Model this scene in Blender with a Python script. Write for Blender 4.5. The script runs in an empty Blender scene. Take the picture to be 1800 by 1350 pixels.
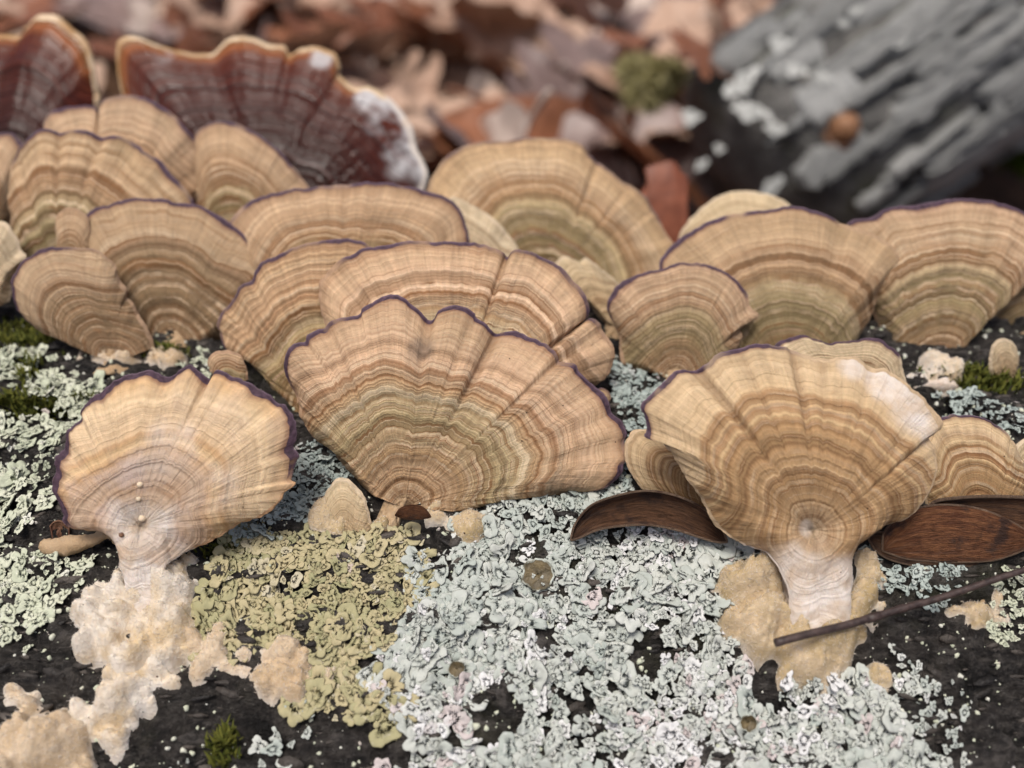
import bpy, math, random
import numpy as np
from math import radians as R
random.seed(7)
rng = np.random.default_rng(7)
scene = bpy.context.scene
COL = scene.collection

# ------------------------------------------------------------------ camera (1 unit = 1 cm)
PITCH = R(38.0)
CAM = np.array([0.0, 0.0, 25.0])
HFOV = R(60.0)
F = 900 / math.tan(HFOV / 2)
cam_d = bpy.data.cameras.new('camera')
cam = bpy.data.objects.new('camera', cam_d)
COL.objects.link(cam)
cam.location = CAM
cam.rotation_euler = (R(90) - PITCH, 0, 0)
cam_d.sensor_width = 36
cam_d.lens = 18 / math.tan(HFOV / 2)
cam_d.clip_start = 0.2
cam_d.clip_end = 20000
cam_d.dof.use_dof = True
cam_d.dof.focus_distance = 14.6
cam_d.dof.aperture_fstop = 0.098
scene.camera = cam

# ------------------------------------------------------------------ sky, sun, exposure
world = bpy.data.worlds.new('World')
scene.world = world
world.use_nodes = True
wn = world.node_tree
SUN_EL, SUN_ROT = R(74), R(215)
sky = wn.nodes.new('ShaderNodeTexSky')
sky.sky_type = 'NISHITA'
sky.sun_disc = False
sky.sun_elevation = SUN_EL
sky.sun_rotation = SUN_ROT
sky.air_density = 0.7
sky.dust_density = 6.0
sky.ozone_density = 0.4
bg = wn.nodes['Background']
wn.links.new(sky.outputs[0], bg.inputs[0])
bg.inputs[1].default_value = 0.07
sun_d = bpy.data.lights.new('sun', 'SUN')
sun_d.energy = 1.5
sun_d.angle = R(22)
sun_d.color = (1.0, 0.955, 0.885)
sun = bpy.data.objects.new('sun', sun_d)
COL.objects.link(sun)
sun.rotation_euler = (R(90) - SUN_EL, 0, R(180) - SUN_ROT)
sun.location = (0, 0, 60)
scene.view_settings.view_transform = 'Standard'
scene.view_settings.look = 'None'
scene.view_settings.exposure = 0.66
scene.view_settings.gamma = 1
scene.view_settings.use_curve_mapping = False

# ------------------------------------------------------------------ maths helpers
def _hash(ix, iy, seed):
    h = (ix.astype(np.int64) * 374761393 + iy.astype(np.int64) * 668265263 + seed * 1442695041) & 0xFFFFFFFF
    h = ((h ^ (h >> 13)) * 1274126177) & 0xFFFFFFFF
    h = ((h ^ (h >> 16)) * 2246822519) & 0xFFFFFFFF
    return (h ^ (h >> 15)) & 0xFFFFFFFF

def noise(x, y=0.0, seed=0):
    x, y = np.broadcast_arrays(np.asarray(x, float), np.asarray(y, float))
    ix, iy = np.floor(x), np.floor(y)
    fx, fy = x - ix, y - iy
    ux, uy = fx * fx * fx * (fx * (fx * 6 - 15) + 10), fy * fy * fy * (fy * (fy * 6 - 15) + 10)
    def g(dx, dy):
        a = _hash(ix + dx, iy + dy, seed) / 4294967296.0 * 2 * np.pi
        return np.cos(a) * (fx - dx) + np.sin(a) * (fy - dy)
    a, b, c, d = g(0, 0), g(1, 0), g(0, 1), g(1, 1)
    return 1.4 * ((a + (b - a) * ux) + ((c + (d - c) * ux) - (a + (b - a) * ux)) * uy)

def fbm(x, y=0.0, seed=0, octv=4, gain=0.5):
    s, a = 0, 1.0
    for k in range(octv):
        s = s + a * noise(np.asarray(x) * 2 ** k + 17.3 * k, np.asarray(y) * 2 ** k - 9.1 * k, seed + k)
        a *= gain
    return s

def sstep(a, b, x):
    t = np.clip((x - a) / (b - a), 0, 1)
    return t * t * (3 - 2 * t)

def ray(px, py):
    c = np.array([(px - 900) / F, -(py - 675) / F, -1.0])
    s, k = math.sin(PITCH), math.cos(PITCH)
    return np.array([c[0], c[1] * s + (-c[2]) * k, c[1] * k - (-c[2]) * s])

RL = 14.0
YC, ZC = 14.5, 25 - 10.3 - 14.0
def log_smooth(x, y):
    x, y = np.asarray(x, float), np.asarray(y, float)
    z = ZC + np.sqrt(np.maximum(RL * RL - (y - YC) ** 2, 0.0))
    return z + 0.16 * noise(x * 0.22, y * 0.3, 5) + 0.05 * noise(x * 0.7, y * 0.9, 6)

def log_z(x, y):
    r = 1 - np.abs(noise(np.asarray(x) * 0.28 + 0.35 * noise(np.asarray(x) * .5, np.asarray(y) * .5, 31), np.asarray(y) * 1.15, 11)) * 2
    crk = np.clip(.16 - np.abs(noise(np.asarray(x) * .8 + .5 * noise(np.asarray(x) * 1.3, np.asarray(y) * 1.3, 33), np.asarray(y) * 2.6, 35)), 0, 1) / .16
    b = -.20 * crk ** 1.5 + 0.20 * r + 0.12 * fbm(np.asarray(x) * 1.1, np.asarray(y) * 2.4, 12, 3) + 0.055 * fbm(np.asarray(x) * 3.5, np.asarray(y) * 5.5, 15, 4, .6)
    return log_smooth(x, y) + b - 0.09

def log_n(x, y, e=0.15):
    zx = (log_smooth(x + e, y) - log_smooth(x - e, y)) / (2 * e)
    zy = (log_smooth(x, y + e) - log_smooth(x, y - e)) / (2 * e)
    n = np.stack([-zx, -zy, np.ones_like(zx)], -1)
    return n / np.linalg.norm(n, axis=-1, keepdims=True)

def hit(px, py):
    d = ray(px, py)
    lo, hi = 10.0, 10.0
    while hi < 40:
        p = CAM + d * hi
        if p[2] < float(log_smooth(p[0], p[1])):
            break
        lo = hi
        hi += 0.25
    for _ in range(24):
        m = (lo + hi) / 2
        p = CAM + d * m
        if p[2] < float(log_smooth(p[0], p[1])): hi = m
        else: lo = m
    return CAM + d * hi

def at_y(px, py, y):
    d = ray(px, py)
    return CAM + d * ((y - CAM[1]) / d[1])

def at_z(px, py, z):
    d = ray(px, py)
    return CAM + d * ((z - CAM[2]) / d[2])

def zc(ox, oy, s, pts):
    return [(ox + a / s, oy + b / s) for a, b in pts]

# ------------------------------------------------------------------ object helpers
def tag(o, label, cat, group=None, kind=None):
    if label: o['label'] = label
    if cat: o['category'] = cat
    if group: o['group'] = group
    if kind: o['kind'] = kind
    return o

def empty(name, loc):
    o = bpy.data.objects.new(name, None)
    o.empty_display_size = 0.3
    o.location = loc
    COL.objects.link(o)
    return o

def mesh(name, V, F_, mat=None, attrs=None, smooth=True):
    """V Nx3, F_ list of int arrays (each one n x k)"""
    me = bpy.data.meshes.new(name)
    V = np.asarray(V, np.float32)
    me.vertices.add(len(V))
    me.vertices.foreach_set('co', V.ravel())
    F_ = [np.asarray(f, np.int32) for f in F_ if len(f)]
    nl = sum(f.size for f in F_)
    me.loops.add(nl)
    me.loops.foreach_set('vertex_index', np.concatenate([f.ravel() for f in F_]))
    tot = np.concatenate([np.full(len(f), f.shape[1], np.int32) for f in F_])
    me.polygons.add(len(tot))
    st = np.concatenate([[0], np.cumsum(tot)[:-1]]).astype(np.int32)
    me.polygons.foreach_set('loop_start', st)
    me.polygons.foreach_set('loop_total', tot)
    if smooth:
        me.polygons.foreach_set('use_smooth', np.ones(len(tot), bool))
    me.update(calc_edges=True)
    for k, a in (attrs or {}).items():
        at = me.attributes.new(k, 'FLOAT', 'POINT')
        at.data.foreach_set('value', np.asarray(a, np.float32).ravel())
    me.validate()
    if mat: me.materials.append(mat)
    return me

def link(name, me, parent=None, loc=(0, 0, 0)):
    o = bpy.data.objects.new(name, me)
    o.location = loc
    COL.objects.link(o)
    if parent: o.parent = parent
    return o

def grid_faces(nu, nv, wrap=False):
    i = np.arange(nu - 1)[:, None]
    j = np.arange(nv if wrap else nv - 1)[None, :]
    a = i * nv + j
    b = i * nv + (j + 1) % nv
    return np.stack([a, b, b + nv, a + nv], -1).reshape(-1, 4)

def tube(P, Rr, n=12, cap=True, rough=0.0, seed=0, freq=3.0):
    P = np.asarray(P, float); Rr = np.asarray(Rr, float)
    T = np.gradient(P, axis=0)
    T /= np.linalg.norm(T, axis=1, keepdims=True)
    ref = np.array([0, 0, 1.0]) if abs(T[0][2]) < 0.8 else np.array([0, 1.0, 0])
    V = []
    for k in range(len(P)):
        a = np.cross(T[k], ref); a /= np.linalg.norm(a)
        b = np.cross(T[k], a)
        th = np.linspace(0, 2 * np.pi, n, endpoint=False)
        r = Rr[k] * (1 + rough * fbm(np.cos(th) * freq + seed, np.sin(th) * freq + k * 0.35 * freq, seed, 3))
        V.append(P[k] + np.outer(r * np.cos(th), a) + np.outer(r * np.sin(th), b))
    V = np.concatenate(V)
    Fq = grid_faces(len(P), n, True)
    Fl = [Fq]
    if cap:
        V = np.concatenate([V, P[:1], P[-1:]])
        c0, c1 = len(V) - 2, len(V) - 1
        j = np.arange(n)
        Fl.append(np.stack([np.full(n, c0), (j + 1) % n, j], 1))
        m = (len(P) - 1) * n
        Fl.append(np.stack([np.full(n, c1), m + j, m + (j + 1) % n], 1))
    return V, Fl

# ------------------------------------------------------------------ materials
class NT:
    def __init__(self, name):
        self.m = bpy.data.materials.new(name)
        self.m.use_nodes = True
        self.t = self.m.node_tree
        self.b = self.t.nodes['Principled BSDF']
    def n(self, typ, **kw):
        x = self.t.nodes.new('ShaderNode' + typ)
        for k, v in kw.items(): setattr(x, k, v)
        return x
    def l(self, a, b): self.t.links.new(a, b)
    def attr(self, name):
        return self.n('Attribute', attribute_name=name).outputs['Fac']
    def math(self, op, a, b=None, clamp=False):
        x = self.n('Math', operation=op, use_clamp=clamp)
        for i, v in enumerate((a, b)):
            if v is None: continue
            if hasattr(v, 'links'): self.l(v, x.inputs[i])
            else: x.inputs[i].default_value = v
        return x.outputs[0]
    def noise(self, vec=None, scale=5, detail=2, rough=0.5, dim='3D', w=None):
        x = self.n('TexNoise', noise_dimensions=dim)
        x.inputs['Scale'].default_value = scale
        x.inputs['Detail'].default_value = detail
        x.inputs['Roughness'].default_value = rough
        if vec is not None: self.l(vec, x.inputs['Vector'])
        if w is not None: self.l(w, x.inputs['W'])
        return x.outputs[0]
    def comb(self, a, b, c=0.0):
        x = self.n('CombineXYZ')
        for i, v in enumerate((a, b, c)):
            if hasattr(v, 'links'): self.l(v, x.inputs[i])
            else: x.inputs[i].default_value = v
        return x.outputs[0]
    def ramp(self, fac, stops, interp='LINEAR'):
        x = self.n('ValToRGB')
        e = x.color_ramp
        e.interpolation = interp
        while len(e.elements) < len(stops): e.elements.new(1.0)
        for el, (p, c) in zip(e.elements, stops):
            el.position = p
            el.color = (*c, 1) if not isinstance(c, (int, float)) else (c, c, c, 1)
        self.l(fac, x.inputs[0])
        return x.outputs[0]
    def mix(self, fac, a, b, blend='MIX'):
        x = self.n('Mix', data_type='RGBA', blend_type=blend)
        for i, v in ((0, fac), (6, a), (7, b)):
            if hasattr(v, 'links'): self.l(v, x.inputs[i])
            elif i == 0: x.inputs[0].default_value = v
            else: x.inputs[i].default_value = (*v, 1)
        return x.outputs[2]
    def mapr(self, v, a, b, c, d):
        x = self.n('MapRange')
        self.l(v, x.inputs[0])
        for i, k in enumerate((a, b, c, d)): x.inputs[i + 1].default_value = k
        return x.outputs[0]
    def coord(self, what='Object'):
        return self.n('TexCoord').outputs[what]
    def bump(self, h, dist, strength=1.0):
        x = self.n('Bump')
        x.inputs['Strength'].default_value = strength
        x.inputs['Distance'].default_value = dist
        self.l(h, x.inputs['Height'])
        self.l(x.outputs[0], self.b.inputs['Normal'])
    def out(self, col, rough=0.7, spec=0.3, sss=0.0, rad=(0.12, 0.07, 0.04)):
        if hasattr(col, 'links'): self.l(col, self.b.inputs['Base Color'])
        else: self.b.inputs['Base Color'].default_value = (*col, 1)
        if hasattr(rough, 'links'): self.l(rough, self.b.inputs['Roughness'])
        else: self.b.inputs['Roughness'].default_value = rough
        self.b.inputs['Specular IOR Level'].default_value = spec
        if sss:
            self.b.inputs['Subsurface Weight'].default_value = sss
            self.b.inputs['Subsurface Radius'].default_value = rad
            self.b.inputs['Subsurface Scale'].default_value = 1.0
        return self.m

def srgb(r, g, b):
    f = lambda v: (v / 255 / 12.92) if v / 255 < .04045 else ((v / 255 + .055) / 1.055) ** 2.4
    return (f(r), f(g), f(b))

# palettes: radial stops, 0 = attachment, 1 = margin (own colours of the zones; 'shade' is darkened for shadow)
PAL = {
 'tan': [(0, (.50,.34,.21)), (.16, (.40,.25,.14)), (.22, (.46,.31,.19)), (.30, (.33,.21,.11)), (.34, (.45,.33,.20)), (.42, (.315,.22,.12)), (.50, (.335,.255,.14)), (.575, (.41,.31,.18)),
         (.60, (.62,.50,.34)), (.63, (.45,.31,.18)), (.67, (.33,.185,.095)), (.69, (.56,.40,.26)), (.735, (.36,.20,.11)), (.76, (.58,.40,.27)), (.80, (.50,.325,.205)), (.86, (.545,.365,.24)), (.93, (.57,.39,.25)), (1, (.46,.295,.185))],
 'mid': [(0, (.43,.30,.19)), (.2, (.36,.235,.14)), (.36, (.29,.205,.11)), (.48, (.31,.24,.13)), (.58, (.34,.255,.14)), (.64, (.50,.37,.23)), (.67, (.34,.205,.115)), (.70, (.52,.36,.23)), (.725, (.34,.20,.115)),
         (.78, (.47,.31,.195)), (.9, (.55,.38,.25)), (1, (.47,.31,.20))],
 'dusk': [(0, (.40,.285,.18)), (.2, (.31,.205,.125)), (.4, (.23,.155,.09)), (.5, (.30,.20,.12)), (.6, (.25,.165,.095)), (.68, (.38,.265,.165)), (.715, (.20,.12,.07)), (.75, (.41,.28,.18)), (.86, (.46,.32,.205)), (.95, (.52,.37,.24)), (1, (.42,.28,.18))],
 'olive': [(0, (.30,.22,.125)), (.25, (.25,.185,.10)), (.42, (.27,.21,.115)), (.53, (.33,.255,.145)), (.60, (.46,.35,.21)), (.66, (.38,.24,.14)), (.70, (.50,.34,.215)), (.735, (.33,.195,.11)), (.80, (.49,.335,.215)), (.9, (.55,.39,.25)), (1, (.46,.31,.19))],
 'cream': [(0, (.58,.44,.31)), (.3, (.56,.41,.26)), (.6, (.62,.47,.31)), (.8, (.68,.54,.37)), (1, (.70,.56,.39))],
 'pale': [(0, (0.682,0.539,0.429)), (.15, (0.616,0.440,0.319)), (.28, (0.550,0.380,0.275)), (.42, (0.550,0.407,0.319)), (.50, (0.572,0.407,0.308)), (.56, (0.594,0.385,0.231)), (.62, (0.759,0.550,0.341)), (.655, (0.616,0.396,0.231)),
          (.70, (0.759,0.561,0.385)), (.80, (0.800,0.616,0.440)), (.92, (0.770,0.583,0.396)), (.97, (0.682,0.462,0.275)), (1, (0.605,0.374,0.209))],
 'warm': [(0, (.54,.40,.28)), (.2, (.46,.30,.17)), (.34, (.42,.26,.135)), (.37, (.36,.215,.115)), (.41, (.50,.33,.185)), (.50, (.41,.255,.135)), (.525, (.30,.175,.09)), (.55, (.47,.305,.165)), (.66, (.41,.25,.13)), (.69, (.62,.44,.26)), (.72, (.40,.23,.12)),
          (.755, (.58,.40,.235)), (.79, (.39,.22,.11)), (.83, (.62,.45,.28)), (.92, (.67,.50,.33)), (1, (.60,.44,.28))],
 'shade': [(0, (.16,.13,.06)), (.4, (.12,.105,.05)), (.7, (.20,.14,.07)), (1, (.28,.18,.10))],  # shadow painted into the colours of a cap under the fan
}

def cap_mat(pal, seed, fine=1.0, blot=0.5, white=0.0, lines=1.0):
    m = NT('cap_' + pal)
    zr, arc, crs, vio, wht, drk = (m.attr(k) for k in ('zr', 'arc', 'crs', 'vio', 'wht', 'drk'))
    oc = m.coord()
    arcs = m.math('ADD', arc, seed * 3.7)
    w1 = m.noise(m.comb(m.math('MULTIPLY', arcs, 0.8), m.math('MULTIPLY', zr, 2.0)), 1.0, 3, .55, '2D')
    w2 = m.noise(m.comb(m.math('MULTIPLY', arcs, 4.0), m.math('MULTIPLY', zr, 3.0)), 1.0, 3, .6, '2D')
    calm = m.mapr(zr, .05, .6, .18, 1)
    z = m.math('ADD', zr, m.math('MULTIPLY', calm, m.math('MULTIPLY', m.math('SUBTRACT', w1, .5), .07)))
    z = m.math('ADD', z, m.math('MULTIPLY', calm, m.math('MULTIPLY', m.math('SUBTRACT', w2, .5), .017)))
    zf = m.math('ADD', z, seed * 1.31)
    tr = random.Random(seed * 7 + 1)
    br = tr.uniform(.90, 1.10); wr = tr.uniform(-.02, .035)
    tint = (.995 * br * (1 + wr * .5), 1.0 * br, .965 * br * (1 - wr * 1.6))
    base = m.ramp(z, [(q, (c[0] * tint[0], c[1] * tint[1], c[2] * tint[2])) for q, c in PAL[pal]])
    fine = fine * tr.uniform(.72, 1.25); lines = lines * tr.uniform(.75, 1.15)
    # growth bands: bright and dark lines parallel to the margin
    b1 = m.noise(None, 26 * fine, 4, .75, '1D', zf)
    amp = m.math('MULTIPLY', m.mapr(zr, .78, .9, 1.0, .45), lines)
    k1 = m.math('ADD', 1.0, m.math('MULTIPLY', amp, m.mapr(b1, .33, .67, -.44, .30)))
    col = m.mix(1.0, base, m.comb(k1, m.math('POWER', k1, 1.12), m.math('POWER', k1, 1.25)), 'MULTIPLY')
    b2 = m.noise(None, 15 * fine, 2, .5, '1D', m.math('ADD', zf, 9.3))
    thin = m.mapr(m.math('ABSOLUTE', m.math('SUBTRACT', b2, .5)), 0.0, .045, 1, 0)
    fade = m.mapr(m.noise(m.comb(m.math('MULTIPLY', arcs, .9), m.math('MULTIPLY', zr, 9)), 1, 2, .5, '2D'), .38, .56, 0.22, 1.0)
    fade = m.math('MULTIPLY', fade, amp)
    col = m.mix(m.math('MULTIPLY', thin, fade), col, (.22, .105, .045))
    b3 = m.noise(None, 17 * fine, 2, .5, '1D', m.math('ADD', zf, 31.7))
    lt = m.mapr(m.math('ABSOLUTE', m.math('SUBTRACT', b3, .5)), 0.0, .03, 1, 0)
    col = m.mix(m.math('MULTIPLY', lt, m.math('MULTIPLY', fade, .75)), col, (.70, .54, .37))
    # radial fibres
    f1 = m.noise(m.comb(m.math('MULTIPLY', arcs, 11.0), m.math('MULTIPLY', zr, 3.5)), 1.0, 3, .65, '2D')
    f2 = m.noise(m.comb(m.math('MULTIPLY', arcs, 2.2), m.math('MULTIPLY', zr, 1.2)), 1.0, 2, .5, '2D')
    kf = m.math('ADD', m.mapr(f1, .28, .72, 1 - .13 * (.35 + .65 * lines), 1 + .11 * (.35 + .65 * lines)), m.mapr(f2, .3, .7, -.07, .07))
    col = m.mix(1.0, col, m.comb(kf, kf, kf), 'MULTIPLY')
    # algae / whitish blotches
    n3 = m.noise(oc, 0.55, 4, .6)
    col = m.mix(m.math('MULTIPLY', m.mapr(n3, .50, .68, 0, 1), blot * .42), col, (.27, .215, .115))
    n4 = m.noise(oc, 1.5, 5, .6)
    if white:
        col = m.mix(m.math('MULTIPLY', m.mapr(n4, .47, .64, 0, 1), m.math('MULTIPLY', m.mapr(zr, .5, .62, 1, .25), white)), col, (.66, .53, .47))
    col = m.mix(m.math('MULTIPLY', m.mapr(m.noise(oc, 6, 4, .7), .45, .75, 0, .35), 1), col, (.22, .14, .075))
    nw = m.mapr(n4, .36, .58, 0, 1)
    col = m.mix(m.math('MULTIPLY', wht, m.math('ADD', .5, m.math('MULTIPLY', nw, .5)), True), col, m.mix(m.mapr(m.noise(oc, 2.4, 4, .6), .42, .62, 0, 1), (.76, .69, .63), (.63, .51, .40)))
    col = m.mix(m.math('MULTIPLY', drk, m.mapr(n4, .35, .6, .2, 1)), col, (.10, .085, .075))
    # dust specks and dirt in the creases
    vor = m.n('TexVoronoi'); m.l(oc, vor.inputs['Vector']); vor.inputs['Scale'].default_value = 3.6
    sp = m.mapr(vor.outputs['Distance'], .035, .055, 1, 0)
    spk = m.math('MULTIPLY', sp, m.mapr(vor.outputs['Color'], .25, .3, 1, 0))
    col = m.mix(spk, col, (.03, .02, .015))
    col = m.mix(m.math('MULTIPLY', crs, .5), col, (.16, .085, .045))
    col = m.mix(vio, col, (.20, .10, .07))
    h = m.math('ADD', m.math('MULTIPLY', b1, .55), m.math('ADD', m.math('MULTIPLY', f1, .30), m.math('MULTIPLY', n4, .25)))
    m.bump(h, .075, 1.0)
    return m.out(col, .78, .18, .12, (.18, .10, .05))

def margin_mat(tan):
    m = NT('margin')
    vio, arc, edge = m.attr('vio'), m.attr('arc'), m.attr('edge')
    n = m.noise(m.comb(m.math('MULTIPLY', arc, 9), m.math('MULTIPLY', edge, 2)), 1, 3, .6, '2D')
    p = m.mix(m.mapr(n, .3, .7, 0, 1), (.038, .022, .032), (.095, .055, .080))
    p = m.mix(m.mapr(edge, .55, .95, 0, .55), p, (.30, .22, .28))
    t = m.mix(m.mapr(n, .3, .7, 0, 1), tuple(c * .7 for c in tan), tan)
    col = m.mix(m.mapr(m.math('ADD', vio, m.math('MULTIPLY', m.math('SUBTRACT', n, .5), .5)), .25, .75, 0, 1), t, p)
    col = m.mix(m.attr('wht'), col, (.72, .64, .57))
    m.bump(n, .03, .6)
    return m.out(col, .7, .25)

def pore_mat():
    m = NT('pore_surface')
    n = m.noise(m.coord(), 9, 4, .7)
    m.bump(n, .05)
    return m.out(m.mix(m.mapr(n, .3, .7, 0, 1), (.30, .19, .12), (.48, .34, .22)), .85, .1)
PORE = pore_mat()

def flesh_mat(name, a, b, c):
    m = NT(name)
    oc = m.coord()
    n = m.noise(oc, 1.6, 5, .6); n2 = m.noise(oc, 9, 4, .7)
    col = m.mix(m.mapr(n, .40, .62, 0, 1), a, b)
    col = m.mix(m.mapr(n2, .52, .75, 0, .6), col, c)
    col = m.mix(m.mapr(m.attr('thin'), 0, 1, 0, .85), col, (.78, .73, .67))
    n5 = m.noise(oc, 4.5, 5, .7)
    col = m.mix(m.mapr(n5, .58, .75, 0, .22), col, tuple(v * .62 for v in b))
    vor = m.n('TexVoronoi'); m.l(oc, vor.inputs['Vector']); vor.inputs['Scale'].default_value = 3.0
    spk = m.math('MULTIPLY', m.mapr(vor.outputs['Distance'], .05, .075, 1, 0), m.mapr(vor.outputs['Color'], .3, .35, 1, 0))
    col = m.mix(spk, col, (.05, .03, .02))
    n3 = m.noise(oc, 30, 3, .7)
    m.bump(m.math('ADD', n, m.math('ADD', m.math('MULTIPLY', n2, .7), m.math('MULTIPLY', n3, .35))), .045, 1.0)
    return m.out(col, .9, .12, .18, (.10, .07, .045))
STIPE_W = flesh_mat('stipe_white', (.70, .61, .54), (.60, .47, .34), (.76, .70, .66))
STIPE_T = flesh_mat('stipe_tan', (.48, .345, .215), (.40, .275, .16), (.58, .45, .31))
MYC_W = flesh_mat('mycelium_white', (.74, .67, .58), (.66, .51, .32), (.80, .75, .68))
MYC_Y = flesh_mat('mycelium_yellow', (.60, .47, .31), (.45, .34, .185), (.68, .58, .45))
MYC_T = flesh_mat('mycelium_tan', (.66, .53, .38), (.55, .41, .26), (.74, .65, .54))

# ------------------------------------------------------------------ bracket fungus builder
def resample(pts, n, closed=False):
    P = np.asarray(pts, float)
    # Catmull-Rom, then even arc length
    Q = []
    m = len(P)
    for i in range(m if closed else m - 1):
        p0, p1, p2, p3 = (P[(i - 1) % m], P[i], P[(i + 1) % m], P[(i + 2) % m]) if closed else (P[max(i - 1, 0)], P[i], P[i + 1], P[min(i + 2, m - 1)])
        for t in np.linspace(0, 1, 12, endpoint=False):
            Q.append(.5 * (2 * p1 + (p2 - p0) * t + (2 * p0 - 5 * p1 + 4 * p2 - p3) * t * t + (3 * p1 - p0 - 3 * p2 + p3) * t ** 3))
    Q.append(P[0] if closed else P[-1])
    Q = np.array(Q)
    s = np.concatenate([[0], np.cumsum(np.linalg.norm(np.diff(Q, axis=0), axis=1))])
    t = np.linspace(0, s[-1], n)
    return np.stack([np.interp(t, s, Q[:, k]) for k in range(Q.shape[1])], 1), s[-1]

def gauss(A, sig, wrap=False):
    k = int(sig * 3) + 1
    w = np.exp(-.5 * (np.arange(-k, k + 1) / sig) ** 2); w /= w.sum()
    if wrap: B = np.concatenate([A[-k:], A, A[:k]])
    else: B = np.concatenate([2 * A[:1] - A[1:k + 1][::-1], A, 2 * A[-1:] - A[-k - 1:-1][::-1]])
    return np.stack([np.convolve(B[:, i], w, 'valid') for i in range(A.shape[1])], 1)

FUNGI_GROUP = 'tan violet-edged bracket fungi on the lichen log'
_seed = [0]
LAST = {}
def on_cap(key, px, py):
    A = LAST[key].reshape(-1, 3) - CAM
    d = ray(px, py); d = d / np.linalg.norm(d)
    k = np.argmin(np.linalg.norm(A - (A @ d)[:, None] * d, axis=1))
    return A[k] + CAM
def fungus(outline, base, lines=1.0, whites=(), darks=(), ribs=1.0, terr=1.0, wy=None, elev=54, yaw=0, pal='tan', label=None, root=None, nv=220, nu=56, vio=(.12, .88, 1.0), mw=.05,
           dome=.09, curl=.15, wave=.06, jag=.022, creases=(), fine=1.0, blot=.5, white=0.0, thick=.13, foot=None, foot_r=.35, foot_mat=None,
           name='bracket_fungus', cat='bracket fungus', group=FUNGI_GROUP, mats=None, closed=False, cup=0.0, stalk=0.0):
    _seed[0] += 1
    sd = _seed[0]
    if wy is None: B = hit(*base)
    else: B = at_y(base[0], base[1], wy)
    e, ya = R(elev), R(yaw)
    up = np.array([-math.sin(ya) * math.cos(e), math.cos(ya) * math.cos(e), math.sin(e)])
    rt = np.array([math.cos(ya), math.sin(ya), 0])
    nn = np.cross(rt, up); nn = -nn if nn[1] > 0 else nn
    if stalk:                       # the sheet of the cap runs down the front of its own stalk to the foot
        f0 = hit(*foot); d = ray(*base)
        B = CAM + d * (np.dot(f0 - CAM, nn) / np.dot(d, nn))
    O = []
    for px, py in outline:
        d = ray(px, py)
        q = CAM + d * (np.dot(B - CAM, nn) / np.dot(d, nn)) - B
        O.append((q @ rt, q @ up))
    O, L = resample(O, nv, closed)
    if closed: O = O[:-1]
    NV = len(O)
    v = np.linspace(0, 1, NV)
    arc = v * L
    # small scallops along the growing edge
    T = np.gradient(O, axis=0); T /= np.linalg.norm(T, axis=1, keepdims=True) + 1e-9
    N2 = np.stack([T[:, 1], -T[:, 0]], 1)
    sc = jag * (fbm(arc * 2.6, sd, sd, 4, .6)) + jag * .8 * np.abs(noise(arc * 4.2, 3.3, sd + 50))
    sc = sc * (1 if closed else sstep(0, .05, v) * sstep(1, .95, v))
    if closed:
        wv = sstep(0, .08, v) * sstep(1, .92, v); sc *= wv
    if np.sum((O + N2 * .01) ** 2) < np.sum(O ** 2): N2 = -N2
    O = O + N2 * sc[:, None]
    Os = gauss(O, NV * .028, closed)
    Ob = gauss(O, NV * .085, closed)
    rad = np.linalg.norm(O, axis=1); rads = np.linalg.norm(Ob, axis=1)
    size = float(np.median(rad))
    ref = np.percentile(rads, 66) * .93
    rr0 = np.maximum(rads, ref)
    rr0 = gauss(rr0[:, None], NV * .03, closed)[:, 0]
    zs = np.minimum(1.0, (rads / rr0)) if not closed else np.ones(NV)
    zs = np.where(zs > .985, 1.0, zs)
    # creases follow the notches of the outline, plus those asked for
    dfc = np.clip((np.linalg.norm(Os, axis=1) - rad) / size, 0, .2)
    dfb = (rad - rads) / size
    cr = np.zeros(NV)
    for (cpx, cpy, cs, cw) in creases:
        d = ray(cpx, cpy)
        q = CAM + d * (np.dot(B - CAM, nn) / np.dot(d, nn)) - B
        qq = np.array([q @ rt, q @ up])
        dist = np.linalg.norm(O - qq, axis=1)
        k0 = int(np.argmin(dist))
        cr += cs * np.exp(-.5 * ((arc - arc[k0]) / cw) ** 2)
    rng_l = np.random.default_rng(sd)
    fine_cr = np.zeros(NV)
    for _ in range(int(L / 1.3 * ribs)):
        a0 = rng_l.uniform(.05, .95) * L
        fine_cr += rng_l.uniform(.03, .2) * np.exp(-.5 * ((arc - a0) / rng_l.uniform(.025, .05)) ** 2)
    u = np.concatenate([np.linspace(0.001, .9, nu - 12), np.linspace(.9, 1, 13)[1:]])
    NU = len(u)
    U = u[:, None]
    mwu = np.clip(mw * (0.62 + .95 * fbm(arc * 1.1, 8, sd + 9, 3)) / np.maximum(rad, .2), .006, .2)
    k = U ** 4.5
    P2 = U[..., None] * ((1 - k)[..., None] * Ob[None] + k[..., None] * O[None])
    # concentric coordinate
    zoff = lambda W: (0.035 * noise(arc[None] * .4, W * 1.5, sd + 3) + .006 * noise(arc[None] * 1.9, W * 2.5, sd + 4) + .022 * np.clip(cr, 0, 1)[None] + .06 * dfc[None] * ribs) * sstep(.1, .6, W) * sstep(1.0, .90, W)
    zr = U * zs[None] + zoff(U)
    h = dome * size * 4 * U * (1 - U) * .6 - curl * size * np.maximum(0, U - .62) ** 2 * 4.5
    h = h + wave * size * U ** 1.6 * fbm(arc[None] * .55, U * .6, sd + 20, 3)
    h = h + .16 * size * U ** 4 * dfb[None]
    cstart = sstep(.38, .85, U)
    h = h - (cr[None] * .065 * cstart + dfc[None] * .14 * size * sstep(.70, .98, U) * ribs + fine_cr[None] * .045 * sstep(.66, .96, U))
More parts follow.
